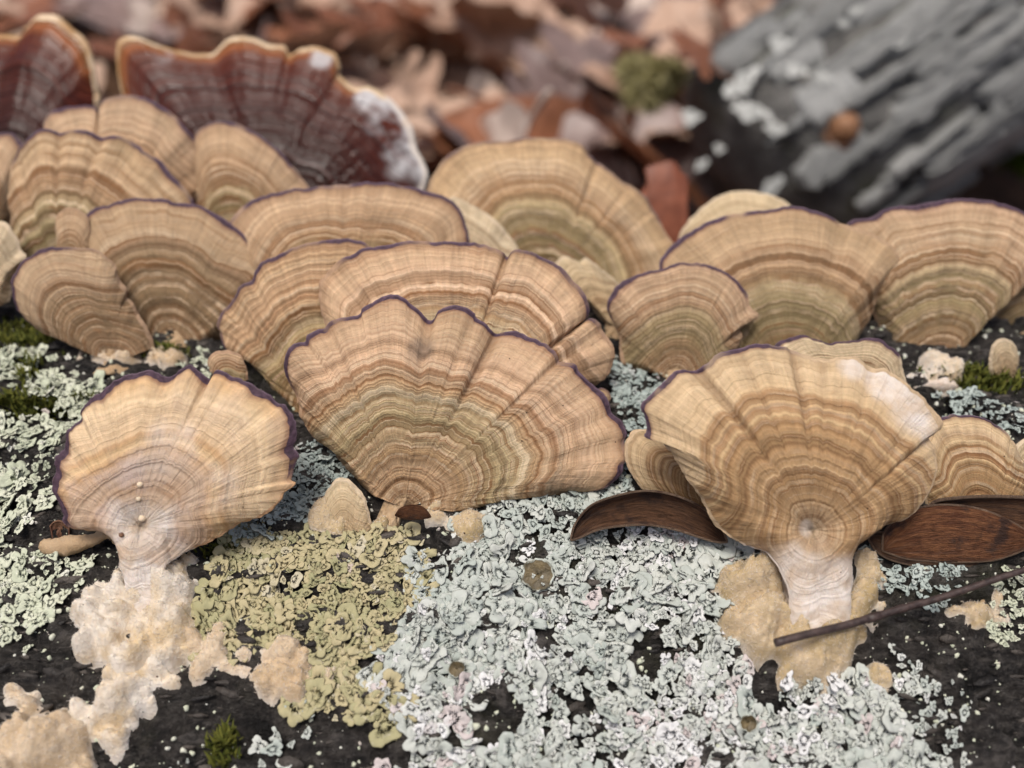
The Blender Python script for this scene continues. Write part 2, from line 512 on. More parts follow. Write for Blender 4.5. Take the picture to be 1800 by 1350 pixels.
    # growth terraces
    tp = np.concatenate([[.05], np.sort(rng_l.uniform(.15, .9, 10)), [1.02]])
    zt = zr + .02 * fbm(arc[None] * 1.3, U * 2, sd + 70, 3)
    for a_, b_ in zip(tp[:-1], tp[1:]):
        f_ = np.clip((zt - a_) / (b_ - a_), 0, 1)
        h = h + terr * min(.032, .35 * (b_ - a_) * size) * np.where((zt >= a_) & (zt < b_), f_ ** 1.5 * sstep(1.0, .86, f_), 0)
    h = h + .016 * size * noise(zr * 11 + sd, 0 * U + .5, sd + 30) * sstep(0.02, .2, U) + .008 * size * noise(zr * 27 + sd, .2, sd + 33) * sstep(0.02, .2, U)
    h = h + .010 * fbm(arc[None] * 3.2, U * 5, sd + 40, 3)
    if cup: h = h + cup * size * U ** 2
    wst = np.zeros_like(h)
    if stalk:
        sx, sy = P2[..., 0], P2[..., 1]
        fq = (f0 - B); fx_, fy_ = fq @ rt, fq @ up
        tt_ = np.clip(sy / fy_, 0, 1.1)
        cxs = fx_ * tt_
        prof_ = np.sqrt(np.clip(1 - ((sx - cxs) / (stalk * 1.15)) ** 2, 0, 1))
        low = sstep(-.15, .45, tt_)
        h = h * (1 - low) + low * stalk * .55 * prof_ + sstep(-.25, .3, sy / fy_ + .15) * .03 * fbm(sx * 2.6, sy * 1.6, sd + 90, 4)
        wst = sstep(-.02, .34, sy / fy_ + .16 * noise(sx * 2.4, sy * 2.4, sd + 91) - .10 * np.abs(sx - cxs) / stalk) * np.clip(1.3 - np.abs(sx - cxs) / (stalk * 2.2), 0, 1) ** .5
    A = B + P2[..., :1] * rt + P2[..., 1:] * up + h[..., None] * nn
    fx, fy, fs = vio
    V0 = fs * sstep(fx - .05, fx + .05, v) * sstep(fy + .05, fy - .05, v)
    V0 = np.clip(V0 * (1.0 + .75 * fbm(arc * .9, 2, sd + 60, 4)) - .15 * (fs > 0), 0, 1.1)
    if closed: V0 = V0 * 0 + fs
    # split columns: last rings become the margin
    stk = np.zeros(NV)
    if stalk:
        stk = sstep(.02, .2, wst[-1])
        mwu = mwu * (1 - .8 * stk)
        V0 = V0 * (1 - stk)
    uM = 1 - mwu
    A2 = np.empty_like(A)
    Uw = np.empty((NU, NV))
    nm = 5
    for j in range(NV):
        uu = np.concatenate([np.linspace(0.001, uM[j], NU - nm), np.linspace(uM[j], 1, nm + 1)[1:]])
        Uw[:, j] = uu
    for c in range(3):
        for j in range(NV):
            A2[:, j, c] = np.interp(Uw[:, j], u, A[:, j, c])
    zr2 = Uw * zs[None] + zoff(Uw)
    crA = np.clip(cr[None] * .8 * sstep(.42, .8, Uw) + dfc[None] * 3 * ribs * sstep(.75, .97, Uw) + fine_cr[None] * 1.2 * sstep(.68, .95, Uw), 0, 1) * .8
    def spots(lst):
        W = np.zeros(A2.shape[:2])
        for (sx, sy, srad, ss) in lst:
            d = ray(sx, sy); q = CAM + d * (np.dot(B - CAM, nn) / np.dot(d, nn))
            dd = np.linalg.norm(A2 - q - ((A2 - q) @ nn)[..., None] * nn, axis=-1)
            W = np.maximum(W, ss * sstep(srad * 1.35, srad * .55, dd * (1 + .25 * noise(A2[..., 0] * 2.5, A2[..., 2] * 2.5, sd))))
        return W
    whA, dkA = spots(whites), spots(darks)
    if stalk:
        for j in range(NV):
            whA[:, j] = np.maximum(whA[:, j], 1.25 * np.interp(Uw[:, j], u, wst[:, j]))
    arcA = np.broadcast_to(arc[None], Uw.shape)
    vioA = np.clip(V0[None] * sstep(uM[None] - 1.2 * mwu[None], uM[None], Uw), 0, 1) * .85
    tk = thick * size * .5
    nc = NU - nm
    own = root is None
    if own:
        base_pt = B.copy()
        if foot is not None: base_pt = hit(*foot)
        root = empty(name, base_pt)
        tag(root, label, cat, group)
    LAST[label or 'x'] = A
    loc = np.array(root.location)
    cm, mm, pm = mats if mats else (cap_mat(pal, sd, fine, blot, white, lines), margin_mat(PAL[pal][-1][1]), PORE)
    wrap = closed
    top = A2[:nc] - loc
    o = link('cap', mesh('cap', top.reshape(-1, 3), [grid_faces(nc, NV, wrap)], cm,
             dict(zr=zr2[:nc].ravel(), arc=arcA[:nc].ravel(), crs=crA[:nc].ravel(), vio=vioA[:nc].ravel(), wht=whA[:nc].ravel(), drk=dkA[:nc].ravel())), root)
    # margin: the band plus a rolled edge to the underside
    band = A2[nc - 1:]
    et = np.maximum(.022, .35 * tk)
    outd = (O / (np.linalg.norm(O, axis=1, keepdims=True) + 1e-9))
    out3 = outd[:, :1] * rt + outd[:, 1:] * up
    roll = []
    for a in np.linspace(0, np.pi, 6)[1:]:
        roll.append(A2[-1] + out3 * (et * .55 * math.sin(a)) - nn * (et * .5 * (1 - math.cos(a))))
    under_edge = roll[-1]
    bandv = np.concatenate([band, np.array(roll)]) - loc
    nb = len(bandv)
    edge = np.broadcast_to(np.concatenate([np.linspace(0, .55, len(band)), np.linspace(.7, 1, len(roll))])[:, None], (nb, NV))
    link('margin', mesh('margin', bandv.reshape(-1, 3), [grid_faces(nb, NV, wrap)], mm,
         dict(vio=np.broadcast_to(V0[None], (nb, NV)).ravel(), arc=np.broadcast_to(arc[None], (nb, NV)).ravel(), edge=edge.ravel(), wht=np.broadcast_to(stk[None], (nb, NV)).ravel())), root)
    # underside
    un = np.linspace(.02, 1, 12)
    und = np.empty((12, NV, 3))
    for i, uu in enumerate(un):
        src = np.array([[np.interp(uu, u, A[:, j, c]) for c in range(3)] for j in range(0, NV)]) if False else A[min(int(round(np.interp(uu, u, np.arange(NU)))), NU - 1)]
        und[i] = src - nn * (et + tk * 1.6 * (1 - uu ** 1.5))
    und[-1] = under_edge
    link('pore_surface', mesh('pore_surface', (und - loc).reshape(-1, 3), [grid_faces(12, NV, wrap)[:, ::-1]], pm), root)
    if own and not closed:
        # stalk / attachment down into the bark
        ft = hit(*foot) if foot is not None else np.array([B[0], B[1] - .1, float(log_smooth(B[0], B[1] - .1))])
        n, na = 34, 48
        t = np.linspace(0, 1, n)
        th = np.linspace(0, 2 * np.pi, na, endpoint=False)
        s0 = B + up * foot_r * 1.5
        s2 = ft - np.array([0, 0, .14])
        P = s0[None] * (1 - t[:, None]) + s2[None] * t[:, None]
        w_ = foot_r * np.interp(t, [0, .05, .14, .28, .50, .75, .92, 1], [.05, .34, .62, .76, .68, .72, .95, 1.10])
        d_ = foot_r * np.interp(t, [0, .05, .14, .28, .50, .75, .92, 1], [.005, .02, .06, .24, .50, .60, .80, .9])
        off = foot_r * np.interp(t, [0, .14, .30, .50, 1], [.0, -.04, -.22, -.35, -.1])
        ax_ = (s2 - s0) / np.linalg.norm(s2 - s0)
        dn = nn - ax_ * (nn @ ax_); dn /= np.linalg.norm(dn)
        mixn = sstep(.1, .45, t)[:, None]
        if stalk:
            s0 = B - nn * (foot_r * .2)
            P = s0[None] * (1 - t[:, None]) + s2[None] * t[:, None]
            w_ = stalk * np.interp(t, [0, .1, .5, .8, 1], [.5, .8, .85, .98, 1.15])
            d_ = stalk * np.interp(t, [0, .1, .5, .8, 1], [.2, .4, .6, .75, .9])
            off = -d_ * .75
        DN = nn[None] * (1 - mixn) + dn[None] * mixn
        TT, HH = np.meshgrid(th, t)
        rg = 1 + .26 * fbm(np.cos(TT) * 1.2 + sd, HH * 3.0 + np.sin(TT), sd + 5, 3) + .10 * fbm(np.cos(TT) * 4 + sd, HH * 10 + 3 * np.sin(TT), sd + 6, 3)
        V = P[:, None] + (DN * (off)[:, None])[:, None] + (w_[:, None] * np.cos(TT) * rg)[..., None] * rt + (d_[:, None] * np.sin(TT) * rg)[..., None] * DN[:, None]
        V = V + (.035 * foot_r / .4 * fbm(TT * 1.8, HH * 9, sd + 8, 3))[..., None] * DN[:, None]
        V = np.concatenate([V.reshape(-1, 3), s0[None], s2[None]])
        j = np.arange(na)
        Fl = [grid_faces(n, na, True), np.stack([np.full(na, n * na), (j + 1) % na, j], 1), np.stack([np.full(na, n * na + 1), (n - 1) * na + j, (n - 1) * na + (j + 1) % na], 1)]
        link('stipe', mesh('stipe', V - loc, Fl, foot_mat or STIPE_T), root)
    return root

# ------------------------------------------------------------------ large structure: forest floor, log
def ground_mat():
    m = NT('litter_floor')
    c = m.coord()
    n = m.noise(c, .12, 6, .65); n2 = m.noise(c, .8, 4, .7)
    col = m.mix(m.mapr(n, .35, .65, 0, 1), (.045, .024, .014), (.16, .085, .05))
    col = m.mix(m.mapr(n2, .5, .7, 0, .6), col, (.02, .012, .008))
    m.bump(n2, 1.0)
    return m.out(col, .85, .2)
g = np.linspace(-1, 1, 121)
gx = np.sign(g) * np.abs(g) ** 3 * 6000
X, Y = np.meshgrid(gx, gx)
Z = 0.6 * fbm(X * .03, Y * .03, 2, 3) * np.exp(-(X ** 2 + Y ** 2) / 4e5)
Y = Y + 60
o = link('forest_floor', mesh('forest_floor', np.stack([X, Y, Z], -1).reshape(-1, 3), [grid_faces(121, 121)], ground_mat()))
tag(o, 'brown forest floor under the fallen leaves', None, None, 'structure')

def bark_mat():
    m = NT('wet_bark')
    c = m.coord()
    st = m.n('Mapping'); st.inputs['Scale'].default_value = (.7, 1.3, 1.3); m.l(c, st.inputs['Vector'])
    n = m.noise(st.outputs[0], 1.6, 6, .68); n2 = m.noise(c, 14, 5, .75); n3 = m.noise(c, .5, 3, .55)
    n4 = m.noise(st.outputs[0], 5.0, 6, .72)
    col = m.mix(m.mapr(n, .36, .66, 0, 1), (.007, .006, .0055), (.050, .042, .037))
    col = m.mix(m.mapr(n4, .47, .66, 0, .85), col, (.125, .112, .10))
    col = m.mix(m.mapr(n4, .30, .44, .9, 0), col, (.003, .003, .003))
    col = m.mix(m.mapr(n2, .58, .68, 0, .6), col, (.20, .185, .17))
    col = m.mix(m.mapr(n3, .56, .70, 0, .6), col, (.050, .052, .014))
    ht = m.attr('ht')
    col = m.mix(m.math('MULTIPLY', m.mapr(ht, .06, .24, 0, 1), m.mapr(n4, .40, .60, .15, 1)), col, (.20, .18, .165))  # worn crests paler, the relief's light put into the colour
    col = m.mix(m.mapr(ht, -.10, -.22, 0, .9), col, (.003, .003, .003))  # cracks blackened, their shade put into the colour
    m.bump(m.math('ADD', m.math('MULTIPLY', n, .7), m.math('ADD', m.math('MULTIPLY', n4, 1.0), m.math('MULTIPLY', n2, .4))), .30, 1)
    return m.out(col, m.mapr(n2, .3, .7, .34, .75), .5)
nx, ny = 900, 330
xs = np.sign(np.linspace(-1, 1, nx)) * (np.abs(np.linspace(-1, 1, nx)) * 12 + np.abs(np.linspace(-1, 1, nx)) ** 4 * 30)
tt = np.linspace(-1.0, 1, ny)
a = R(2) + np.sign(tt) * (np.abs(tt) * .62 + np.abs(tt) ** 4 * (R(112) - .62))
ysm = YC + RL * np.sin(np.clip(a, -np.pi / 2, np.pi / 2))
X, Aa = np.meshgrid(xs, a)
yy = YC + RL * np.sin(Aa)
ins = np.abs(Aa) < R(82)
zz = np.where(ins, log_z(X, np.clip(yy, YC - RL * .985, YC + RL * .985)), ZC + RL * np.cos(Aa) + .05 * fbm(X, Aa * 9, 4, 3))
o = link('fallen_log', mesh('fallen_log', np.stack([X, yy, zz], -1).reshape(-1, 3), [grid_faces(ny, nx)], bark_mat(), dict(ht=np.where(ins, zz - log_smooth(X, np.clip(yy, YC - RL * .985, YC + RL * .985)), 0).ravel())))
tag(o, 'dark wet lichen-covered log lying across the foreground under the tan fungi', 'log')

# ------------------------------------------------------------------ second log behind, right
d_ = ray(1445, 212)
A0 = CAM + d_ * 47.0
ad = np.array([.80, .30, .46]); ad /= np.linalg.norm(ad)
AX_Z = A0[2]
side = np.cross([0, 0, 1.0], ad); side /= np.linalg.norm(side)
upv = np.cross(ad, side)
R2 = 6.5
def log2_mat():
    m = NT('grey_bark_furrow')
    c = m.coord()
    n = m.noise(c, .7, 5, .7); n2 = m.noise(c, .25, 4, .6)
    col = m.mix(m.mapr(n, .38, .65, 0, 1), (.05, .048, .046), (.17, .165, .155))
    col = m.mix(m.mapr(n2, .54, .66, 0, .5), col, (.075, .080, .028))
    m.bump(n, .4)
    return m.out(col, .6, .4)
def plate_mat():
    m = NT('grey_bark_plate')
    oi = m.n('ObjectInfo')
    c = m.coord()
    mp = m.n('Mapping'); mp.inputs['Scale'].default_value = (1.6, 2.6, 1); m.l(c, mp.inputs['Vector'])
    n = m.noise(mp.outputs[0], 1.8, 6, .7); n2 = m.noise(c, .9, 4, .65)
    b = m.mix(oi.outputs['Random'], (.24, .245, .24), (.42, .425, .415))
    col = m.mix(m.mapr(n, .52, .72, 0, .6), b, (.11, .105, .10))
    col = m.mix(m.mapr(n2, .56, .70, 0, .5), col, (.46, .47, .46))
    m.bump(n, .2)
    return m.out(col, .65, .4)
root2 = empty('grey_log', A0 * np.array([1, 1, 0]))
tag(root2, 'thick grey bark log lying diagonally on the leaves, blurred at upper right', 'log')
loc2 = np.array(root2.location)
L0 = -6.2
n_a, n_l = 72, 130
th = np.linspace(0, 2 * np.pi, n_a, endpoint=False)
ll = L0 + (60 - L0) * np.linspace(0, 1, n_l) ** 1.7
TH, LL = np.meshgrid(th, ll)
rr = R2 * (1 + .014 * fbm(np.cos(TH) * 2.2 + LL * .02, np.sin(TH) * 2.2, 71, 3) + .008 * noise(TH * 6, LL * .1, 72))
axc = A0 * np.array([1, 1, 0]) + np.array([0, 0, AX_Z])
rr = rr * np.sqrt(np.clip(1 - .93 * np.clip((L0 + 3 - LL) / 3, 0, 1) ** 2.2, .02, 1)) * (1 + .05 * noise(TH * 2, LL * .5, 75) * (LL < L0 + 7))
P = axc + LL[..., None] * ad + (rr * np.cos(TH))[..., None] * side + (rr * np.sin(TH))[..., None] * upv
Fc = [grid_faces(n_l, n_a, True)]
Pv = np.concatenate([P.reshape(-1, 3), [axc + ad * L0, axc + ad * 60]])
j = np.arange(n_a)
Fc += [np.stack([np.full(n_a, n_l * n_a), (j + 1) % n_a, j], 1), np.stack([np.full(n_a, n_l * n_a + 1), (n_l - 1) * n_a + j, (n_l - 1) * n_a + (j + 1) % n_a], 1)]
link('trunk', mesh('trunk', Pv - loc2, Fc, log2_mat()), root2)
# bark plates
PM = plate_mat()
plates = []
for k in range(9):
    n1, n2_ = 33, 9
    s = np.linspace(-1, 1, n1)[:, None]; t = np.linspace(-1, 1, n2_)[None]
    w = (1 - np.abs(s) ** 7 * .55) * (1 + .30 * noise(s * 4.5, k * 3.1, 80 + k) + .15 * noise(s * 11, k * 2.1, 88 + k))
    x = s * (1 + .10 * noise(t * 2.0, k, 81)) + 0 * t
    y = t * w + .22 * noise(s * 3.5, k + .5, 83)
    z = (1 - np.abs(t) ** 6) * (1 - np.abs(s) ** 14) * 1.0 + .30 * fbm(s * 2 + 0 * t, t * 1.5 + k, 84 + k, 3)
    ed = (np.abs(s) + 0 * t >= .999) | (np.abs(t) + 0 * s >= .999)
    z = np.where(ed, -1.0, z)
    plates.append(mesh('bark_plate', np.stack([x, y, z], -1).reshape(-1, 3), [grid_faces(n1, n2_)], PM))
import mathutils
rows = 9
for r_ in range(rows):
    thr = R(62) + (R(186)) * (r_ + .5) / rows + rng.uniform(-.03, .03)
    x = L0 + 1.0 + rng.uniform(0, 2)
    while x < 48:
        ln = rng.uniform(6.0, 16.0) if x > 0 else rng.uniform(1.5, 4.0)
        gap = rng.uniform(.1, .5) + (1.5 * (rng.random() < .12)) + (1.5 * rng.random() if x < 3 else 0)
        if rng.random() > .05 + .30 * (thr > R(195)) + (.25 if x < 2 else 0):
            wd = R2 * R(186) / rows / 2 * rng.uniform(.70, .98)
            nrm = side * math.cos(thr) + upv * math.sin(thr)
            tg = np.cross(nrm, ad)
            c = axc + ad * (x + ln / 2) + nrm * (R2 * 1.005)
            rot = mathutils.Matrix(np.stack([ad, tg, nrm], 1).tolist()).to_4x4()
            sh = math.sqrt(1 - .93 * min(max((L0 + 3 - (x + ln / 2)) / 3, 0), 1) ** 2.2)
            c = axc + ad * (x + ln / 2) + nrm * (R2 * sh + .22)
            M = mathutils.Matrix.Translation(mathutils.Vector(c - loc2)) @ rot @ mathutils.Matrix.Rotation(rng.uniform(-.07, .07), 4, 'Z') @ mathutils.Matrix.Diagonal((ln / 2, wd, rng.uniform(.28, .42), 1))
            o = link('bark_plate', plates[rng.integers(9)], root2)
            o.matrix_local = M
        x += ln + gap

for k_ in range(150):
    thr = R(rng.uniform(85, 235)); ln = rng.uniform(1.5, 6.0); x = rng.uniform(L0 + .6, 40) if k_ > 60 else rng.uniform(L0 + .6, 14)
    nrm = side * math.cos(thr) + upv * math.sin(thr); tg = np.cross(nrm, ad)
    sh = math.sqrt(1 - .93 * min(max((L0 + 3 - (x + ln / 2)) / 3, 0), 1) ** 2.2)
    c = axc + ad * (x + ln / 2) + nrm * (R2 * sh + .30)
    rot = mathutils.Matrix(np.stack([ad, tg, nrm], 1).tolist()).to_4x4()
    o = link('bark_plate', plates[rng.integers(9)], root2)
    o.matrix_local = mathutils.Matrix.Translation(mathutils.Vector(c - loc2)) @ rot @ mathutils.Matrix.Rotation(rng.uniform(-.12, .12), 4, 'Z') @ mathutils.Matrix.Diagonal((ln / 2, rng.uniform(.15, .42), rng.uniform(.2, .45), 1))

# ------------------------------------------------------------------ tan bracket fungi
Z1 = lambda p: zc(0, 0, 3, p)
Z4 = lambda p: zc(0, 400, 3, p)
Z5 = lambda p: zc(450, 400, 2.647, p)
Z6 = lambda p: zc(1050, 330, 2.397, p)
ZF = lambda p: zc(0, 630, 3, p)
ZR = lambda p: zc(1060, 590, 2.8125, p)
# front left, pale
fungus(ZF([(790,1330),(700,1290),(690,1200),(670,1120),(648,1040),(612,965),(565,915),(470,917),(350,885),(320,830),(290,765),(262,700),(275,620),(275,560),(300,520),(322,480),(335,400),(355,380),(402,330),(412,285),(490,210),(525,185),(560,150),(640,105),(700,98),(775,80),(830,108),(875,106),(930,72),(980,46),(1020,80),(1080,124),(1110,88),(1155,75),(1195,108),(1260,120),(1340,165),(1400,195),(1445,245),(1490,250),(1525,310),(1545,370),(1550,440),(1535,480),(1560,520),(1530,580),(1515,655),(1540,670),(1480,720),(1445,790),(1380,830),(1250,880),(1130,950),(1020,1005),(930,1040),(880,1075),(862,1130),(868,1200),(880,1290),(790,1330)]),
       (248, 925), wy=10.15, elev=58, pal='pale', label='pale cream bracket fungus with broad violet frilled rim and white stalk, front left', nv=420, nu=84, lines=.35, terr=.5, ribs=.7, whites=((256,925,.52,1.0),(300,790,.5,.4),(380,850,.4,.4)),
       vio=(.16, .72, 1.3), mw=.068, wave=.05, dome=.17, jag=.035, blot=.12, white=.8, fine=.55, foot=(263, 1073), foot_r=.42, stalk=.36, foot_mat=STIPE_W, creases=((270,660,.25,.05),(360,668,.5,.04),(397,665,.4,.03)))
# centre front
fungus(Z5([(470,1210),(380,1110),(330,1030),(270,1010),(200,900),(180,820),(125,700),(125,620),(160,560),(195,545),(222,540),(228,515),(260,490),(310,475),(330,450),(400,425),(475,410),(485,385),(510,370),(580,330),(640,318),(690,345),(740,385),(805,440),(850,390),(910,372),(970,378),(1005,405),(1015,425),(1060,450),(1085,485),(1110,503),(1190,488),(1260,515),(1340,545),(1395,600),(1405,635),(1425,632),(1480,645),(1510,690),(1560,735),(1610,775),(1645,830),(1655,875),(1705,915),(1725,970),(1712,1010),(1730,1070),(1705,1110),(1690,1165),(1620,1215),(1540,1240),(1430,1255),(1340,1262),(1240,1270),(1150,1300),(1040,1320)]),
       (712, 890), elev=54, pal='tan', label='largest tan bracket fungus with a deeply notched violet rim, front centre', nv=460, nu=100, vio=(.15, .86, 1.1), mw=.05, darks=((740,612,.22,.6),), ribs=.8,
       dome=.09, curl=.15, wave=.05, jag=.02, foot_r=.26, foot=(672, 922), creases=((755,566,.6,.08),(872,590,1.6,.07),(980,640,.7,.06),(830,552,.6,.06),(575,575,.5,.05),(1010,850,.3,.05)))
# behind the centre
fungus(Z5([(420,640),(345,520),(312,440),(295,380),(285,270),(305,230),(330,200),(400,145),(450,130),(500,100),(600,85),(720,65),(850,72),(980,70),(1040,80),(1100,100),(1150,120),(1168,138),(1200,108),(1260,110),(1330,140),(1390,170),(1450,225),(1500,280),(1540,340),(1550,385),(1535,425),(1505,450),(1560,430),(1600,450),(1610,490),(1650,540),(1670,590),(1660,640),(1640,690),(1600,730),(1500,790)]),
       (800, 745), wy=12.1, elev=55, pal='tan', label='wide tan bracket fungus with brown-violet rim, standing directly behind the largest one', nv=400, nu=84, vio=(.2, .9, .8), mw=.04, dome=.07, curl=.13, wave=.05, foot_r=.6,
       creases=((888,452,1.4,.05),(1010,570,1.5,.08),(845,430,.3,.05)))
fungus(Z5([(1560,800),(1600,752),(1640,768),(1648,800),(1620,835),(1580,850)]), (1040, 722), wy=12.35, elev=54, pal='tan', label='tiny tan bracket fungus peeping from behind the right shoulder of the largest one', nv=90, nu=30, foot_r=.12)
# left behind centre
fungus(Z4([(1480,1120),(1430,900),(1330,740),(1270,690),(1240,665),(1170,640),(1140,560),(1130,520),(1150,460),(1210,400),(1240,350),(1270,310),(1320,290),(1345,240),(1380,190),(1440,165),(1500,140),(1560,110),(1650,88),(1800,68),(1860,72),(1920,90),(2010,170),(2100,300),(2160,500)]),
       (595, 745), wy=12.75, elev=57, pal='tan', label='tall tan bracket fungus whose left half shows beside the wide one, left of centre', nv=300, nu=80, vio=(.22, .8, .9), mw=.045, wave=.06, curl=.10, foot_r=.5, creases=((421,630,1.2,.06),))
fungus(Z4([(1230,850),(1150,800),(1105,750),(1100,700),(1125,660),(1180,648),(1240,665),(1280,710),(1300,800)]), (412, 692), wy=12.4, elev=50, pal='tan', label='small rounded tan fungus lobe low at the left foot of the tall one', nv=110, nu=36, vio=(.5,.5,0), foot_r=.2)
# left pair
fungus(Z4([(480,655),(350,600),(200,560),(120,510),(70,440),(45,370),(35,290),(60,240),(90,180),(160,135),(250,110),(340,108),(430,112),(500,130),(560,180),(590,230),(610,290),(638,330),(632,370),(680,410),(700,460),(740,510),(775,580),(790,640)]),
       (205, 640), elev=58, pal='dusk', label='small grey-tan bracket fungus with a black-violet left rim, far left', nv=260, nu=60, vio=(.2, .66, 1.2), mw=.05, wave=.05, foot_r=.4)
fungus(Z1([(660,1830),(500,1700),(400,1500),(370,1330),(375,1290),(390,1220),(430,1140),(480,1100),(560,1080),(640,1050),(700,1042),(760,1055),(850,1047),(900,1070),(1000,1080),(1080,1110),(1150,1150),(1220,1200),(1290,1270),(1340,1340),(1380,1400),(1372,1450),(1360,1520),(1310,1630),(1220,1740),(1150,1800),(1050,1830)]),
       (308, 610), wy=14.5, elev=56, pal='dusk', label='broad brown-tan bracket fungus with a dark violet rim, behind the small grey-tan one', nv=260, nu=64, vio=(.22, .74, 1.3), mw=.055, wave=.04, foot_r=.4)
fungus(Z1([(340,1420),(295,1330),(280,1180),(310,1120),(360,1100),(420,1115),(460,1180),(470,1300),(450,1420)]), (125, 530), wy=15.0, elev=58, pal='mid', label='tiny upright tan fungus bud wedged between two large fungi on the left', nv=90, nu=30, vio=(.5,.5,0), foot_r=.2)
fungus(Z1([(140,1600),(60,1300),(20,1180),(5,1050),(0,900),(20,830),(60,770),(100,740),(120,710),(180,680),(250,685),(290,700),(335,688),(430,688),(500,718),(580,715),(650,740),(720,790),(800,840),(860,910),(920,970),(960,1020),(990,1080),(1000,1200),(900,1400),(700,1600)]),
       (118, 525), wy=15.7, elev=58, pal='olive', label='large upright tan bracket fungus with greenish base and wavy rim, at left', nv=260, nu=64, vio=(.3, .78, 1.0), mw=.05, wave=.06, foot_r=.5, creases=((92,236,.8,.06),(165,242,.7,.06)))
fungus(Z1([(420,1300),(300,1000),(210,760),(200,660),(230,590),(290,560),(400,548),(460,558),(488,600),(500,555),(540,520),(620,500),(700,500),(780,530),(860,580),(930,650),(990,720),(1030,790),(1045,870),(1040,950),(1010,1010),(900,1200),(780,1350)]),
       (200, 470), wy=17.3, elev=58, pal='mid', label='two-lobed tan bracket fungus standing highest at the left, below the red fungi', nv=240, nu=56, vio=(.2, .72, .9), mw=.05, wave=.07, foot_r=.5, creases=((163,200,1.2,.08),))
fungus(Z1([(1120,1400),(1040,1200),(1010,1000),(1000,780),(1010,700),(1060,655),(1130,632),(1210,640),(1290,675),(1380,730),(1450,790),(1520,870),(1570,930),(1605,990),(1600,1080),(1500,1300),(1350,1450)]),
       (405, 490), wy=17.0, elev=56, pal='mid', label='tan bracket fungus with smooth arched rim leaning right before the red fungus', nv=220, nu=56, vio=(.3, .72, .8), mw=.04, wave=.05, foot_r=.5)
fungus([(480,600),(420,480),(395,420),(398,390),(420,360),(450,345),(490,335),(540,327),(600,323),(650,320),(700,324),(740,333),(778,345),(800,362),(815,392),(820,420),(812,450),(780,520),(720,600)],
       (615, 590), wy=14.7, elev=56, pal='mid', label='broad low tan bracket fungus with flat violet rim behind the tall one', nv=240, nu=60, vio=(.2, .85, 1.2), mw=.045, wave=.06, foot_r=.5, creases=((600,330,.5,.06),(655,325,.5,.06)))
fungus([(770,500),(770,420),(782,360),(795,348),(830,362),(870,388),(895,415),(908,440),(905,480),(870,520)], (815, 545), wy=15.9, elev=58, pal='cream', label='plain cream fungus fan with no dark rim, half hidden behind the broad low one', nv=150, nu=44, vio=(.5,.5,0), foot_r=.3, blot=.1)
fungus([(850,600),(770,450),(748,370),(752,330),(765,300),(790,270),(830,252),(880,246),(940,241),(990,244),(1022,253),(1042,275),(1062,290),(1095,318),(1112,325),(1140,350),(1160,380),(1175,410),(1190,440),(1182,480),(1150,540),(1080,590)],
       (965, 510), wy=16.9, elev=57, pal='olive', label='large blurred tan bracket fungus with ribbed top edge and green-brown base', nv=280, nu=64, vio=(.3, .8, .6), mw=.035, wave=.06, foot_r=.55, creases=((1048,285,.8,.06),(1110,325,.6,.06)))
fungus([(1060,560),(1030,520),(1000,492),(972,478),(968,462),(985,450),(1002,448),(1018,456),(1030,452),(1048,460),(1070,475),(1090,495),(1098,520),(1095,560)], (1080, 575), wy=14.9, elev=40, yaw=-8, pal='cream', label='small curled cream fungus with ragged edge above a dark hollow, right of centre', nv=150, nu=40, vio=(.5,.5,0), wave=.16, jag=.04, foot_r=.25, curl=.3)
# right
fungus(Z6([(250,790),(150,760),(105,720),(100,620),(70,560),(48,510),(60,460),(100,410),(150,380),(230,355),(280,348),(330,325),(400,318),(480,330),(550,360),(600,400),(640,450),(650,505),(685,540),(640,575),(605,590),(615,640),(560,720),(500,770)]),
       (1185, 668), elev=57, pal='mid', label='rounded tan bracket fungus with even violet rim, overlapping a wider one', nv=250, nu=60, vio=(.22, .72, 1.2), mw=.05, wave=.05, foot_r=.45)
fungus(Z6([(620,900),(450,700),(320,480),(275,330),(310,270),(370,210),(440,170),(520,130),(600,110),(700,95),(770,90),(840,75),(900,88),(960,105),(1000,122),(1050,150),(1100,160),(1170,190),(1230,220),(1270,260),(1288,300),(1270,350),(1240,400),(1200,480),(1180,540),(1140,600),(1060,720),(950,880)]),
       (1385, 672), wy=13.9, elev=56, pal='olive', label='wide tan bracket fungus with green-grey middle band and pale right edge', nv=300, nu=72, vio=(.22, .62, 1.1), mw=.045, wave=.05, foot_r=.5)
fungus(Z6([(1290,810),(1260,700),(1190,520),(1120,330),(1085,200),(1080,150),(1120,132),(1180,125),(1230,95),(1300,70),(1350,75),(1420,60),(1510,45),(1570,40),(1640,45),(1720,60),(1798,85),(1900,130),(1960,200),(1970,300),(1900,370),(1800,385),(1740,410),(1700,450),(1640,520),(1600,600),(1560,660),(1510,730),(1490,810)]),
       (1642, 655), wy=14.25, elev=54, pal='mid', label='tall fan-shaped bracket fungus with dark scalloped rim and white foot, right edge', nv=320, nu=76, vio=(.18, .6, 1.4), mw=.065, wave=.05, foot_r=.42, foot_mat=STIPE_W, foot=(1640, 680))
fungus([(1712,650),(1700,610),(1715,560),(1740,522),(1780,500),(1850,490),(1900,520),(1920,600),(1880,660)], (1800, 640), wy=14.9, elev=60, pal='shade', label='dark olive-brown shaded bracket fungus in the shadow under the tall right-hand fan', nv=140, nu=40, vio=(.5,.5,0), foot_r=.4)
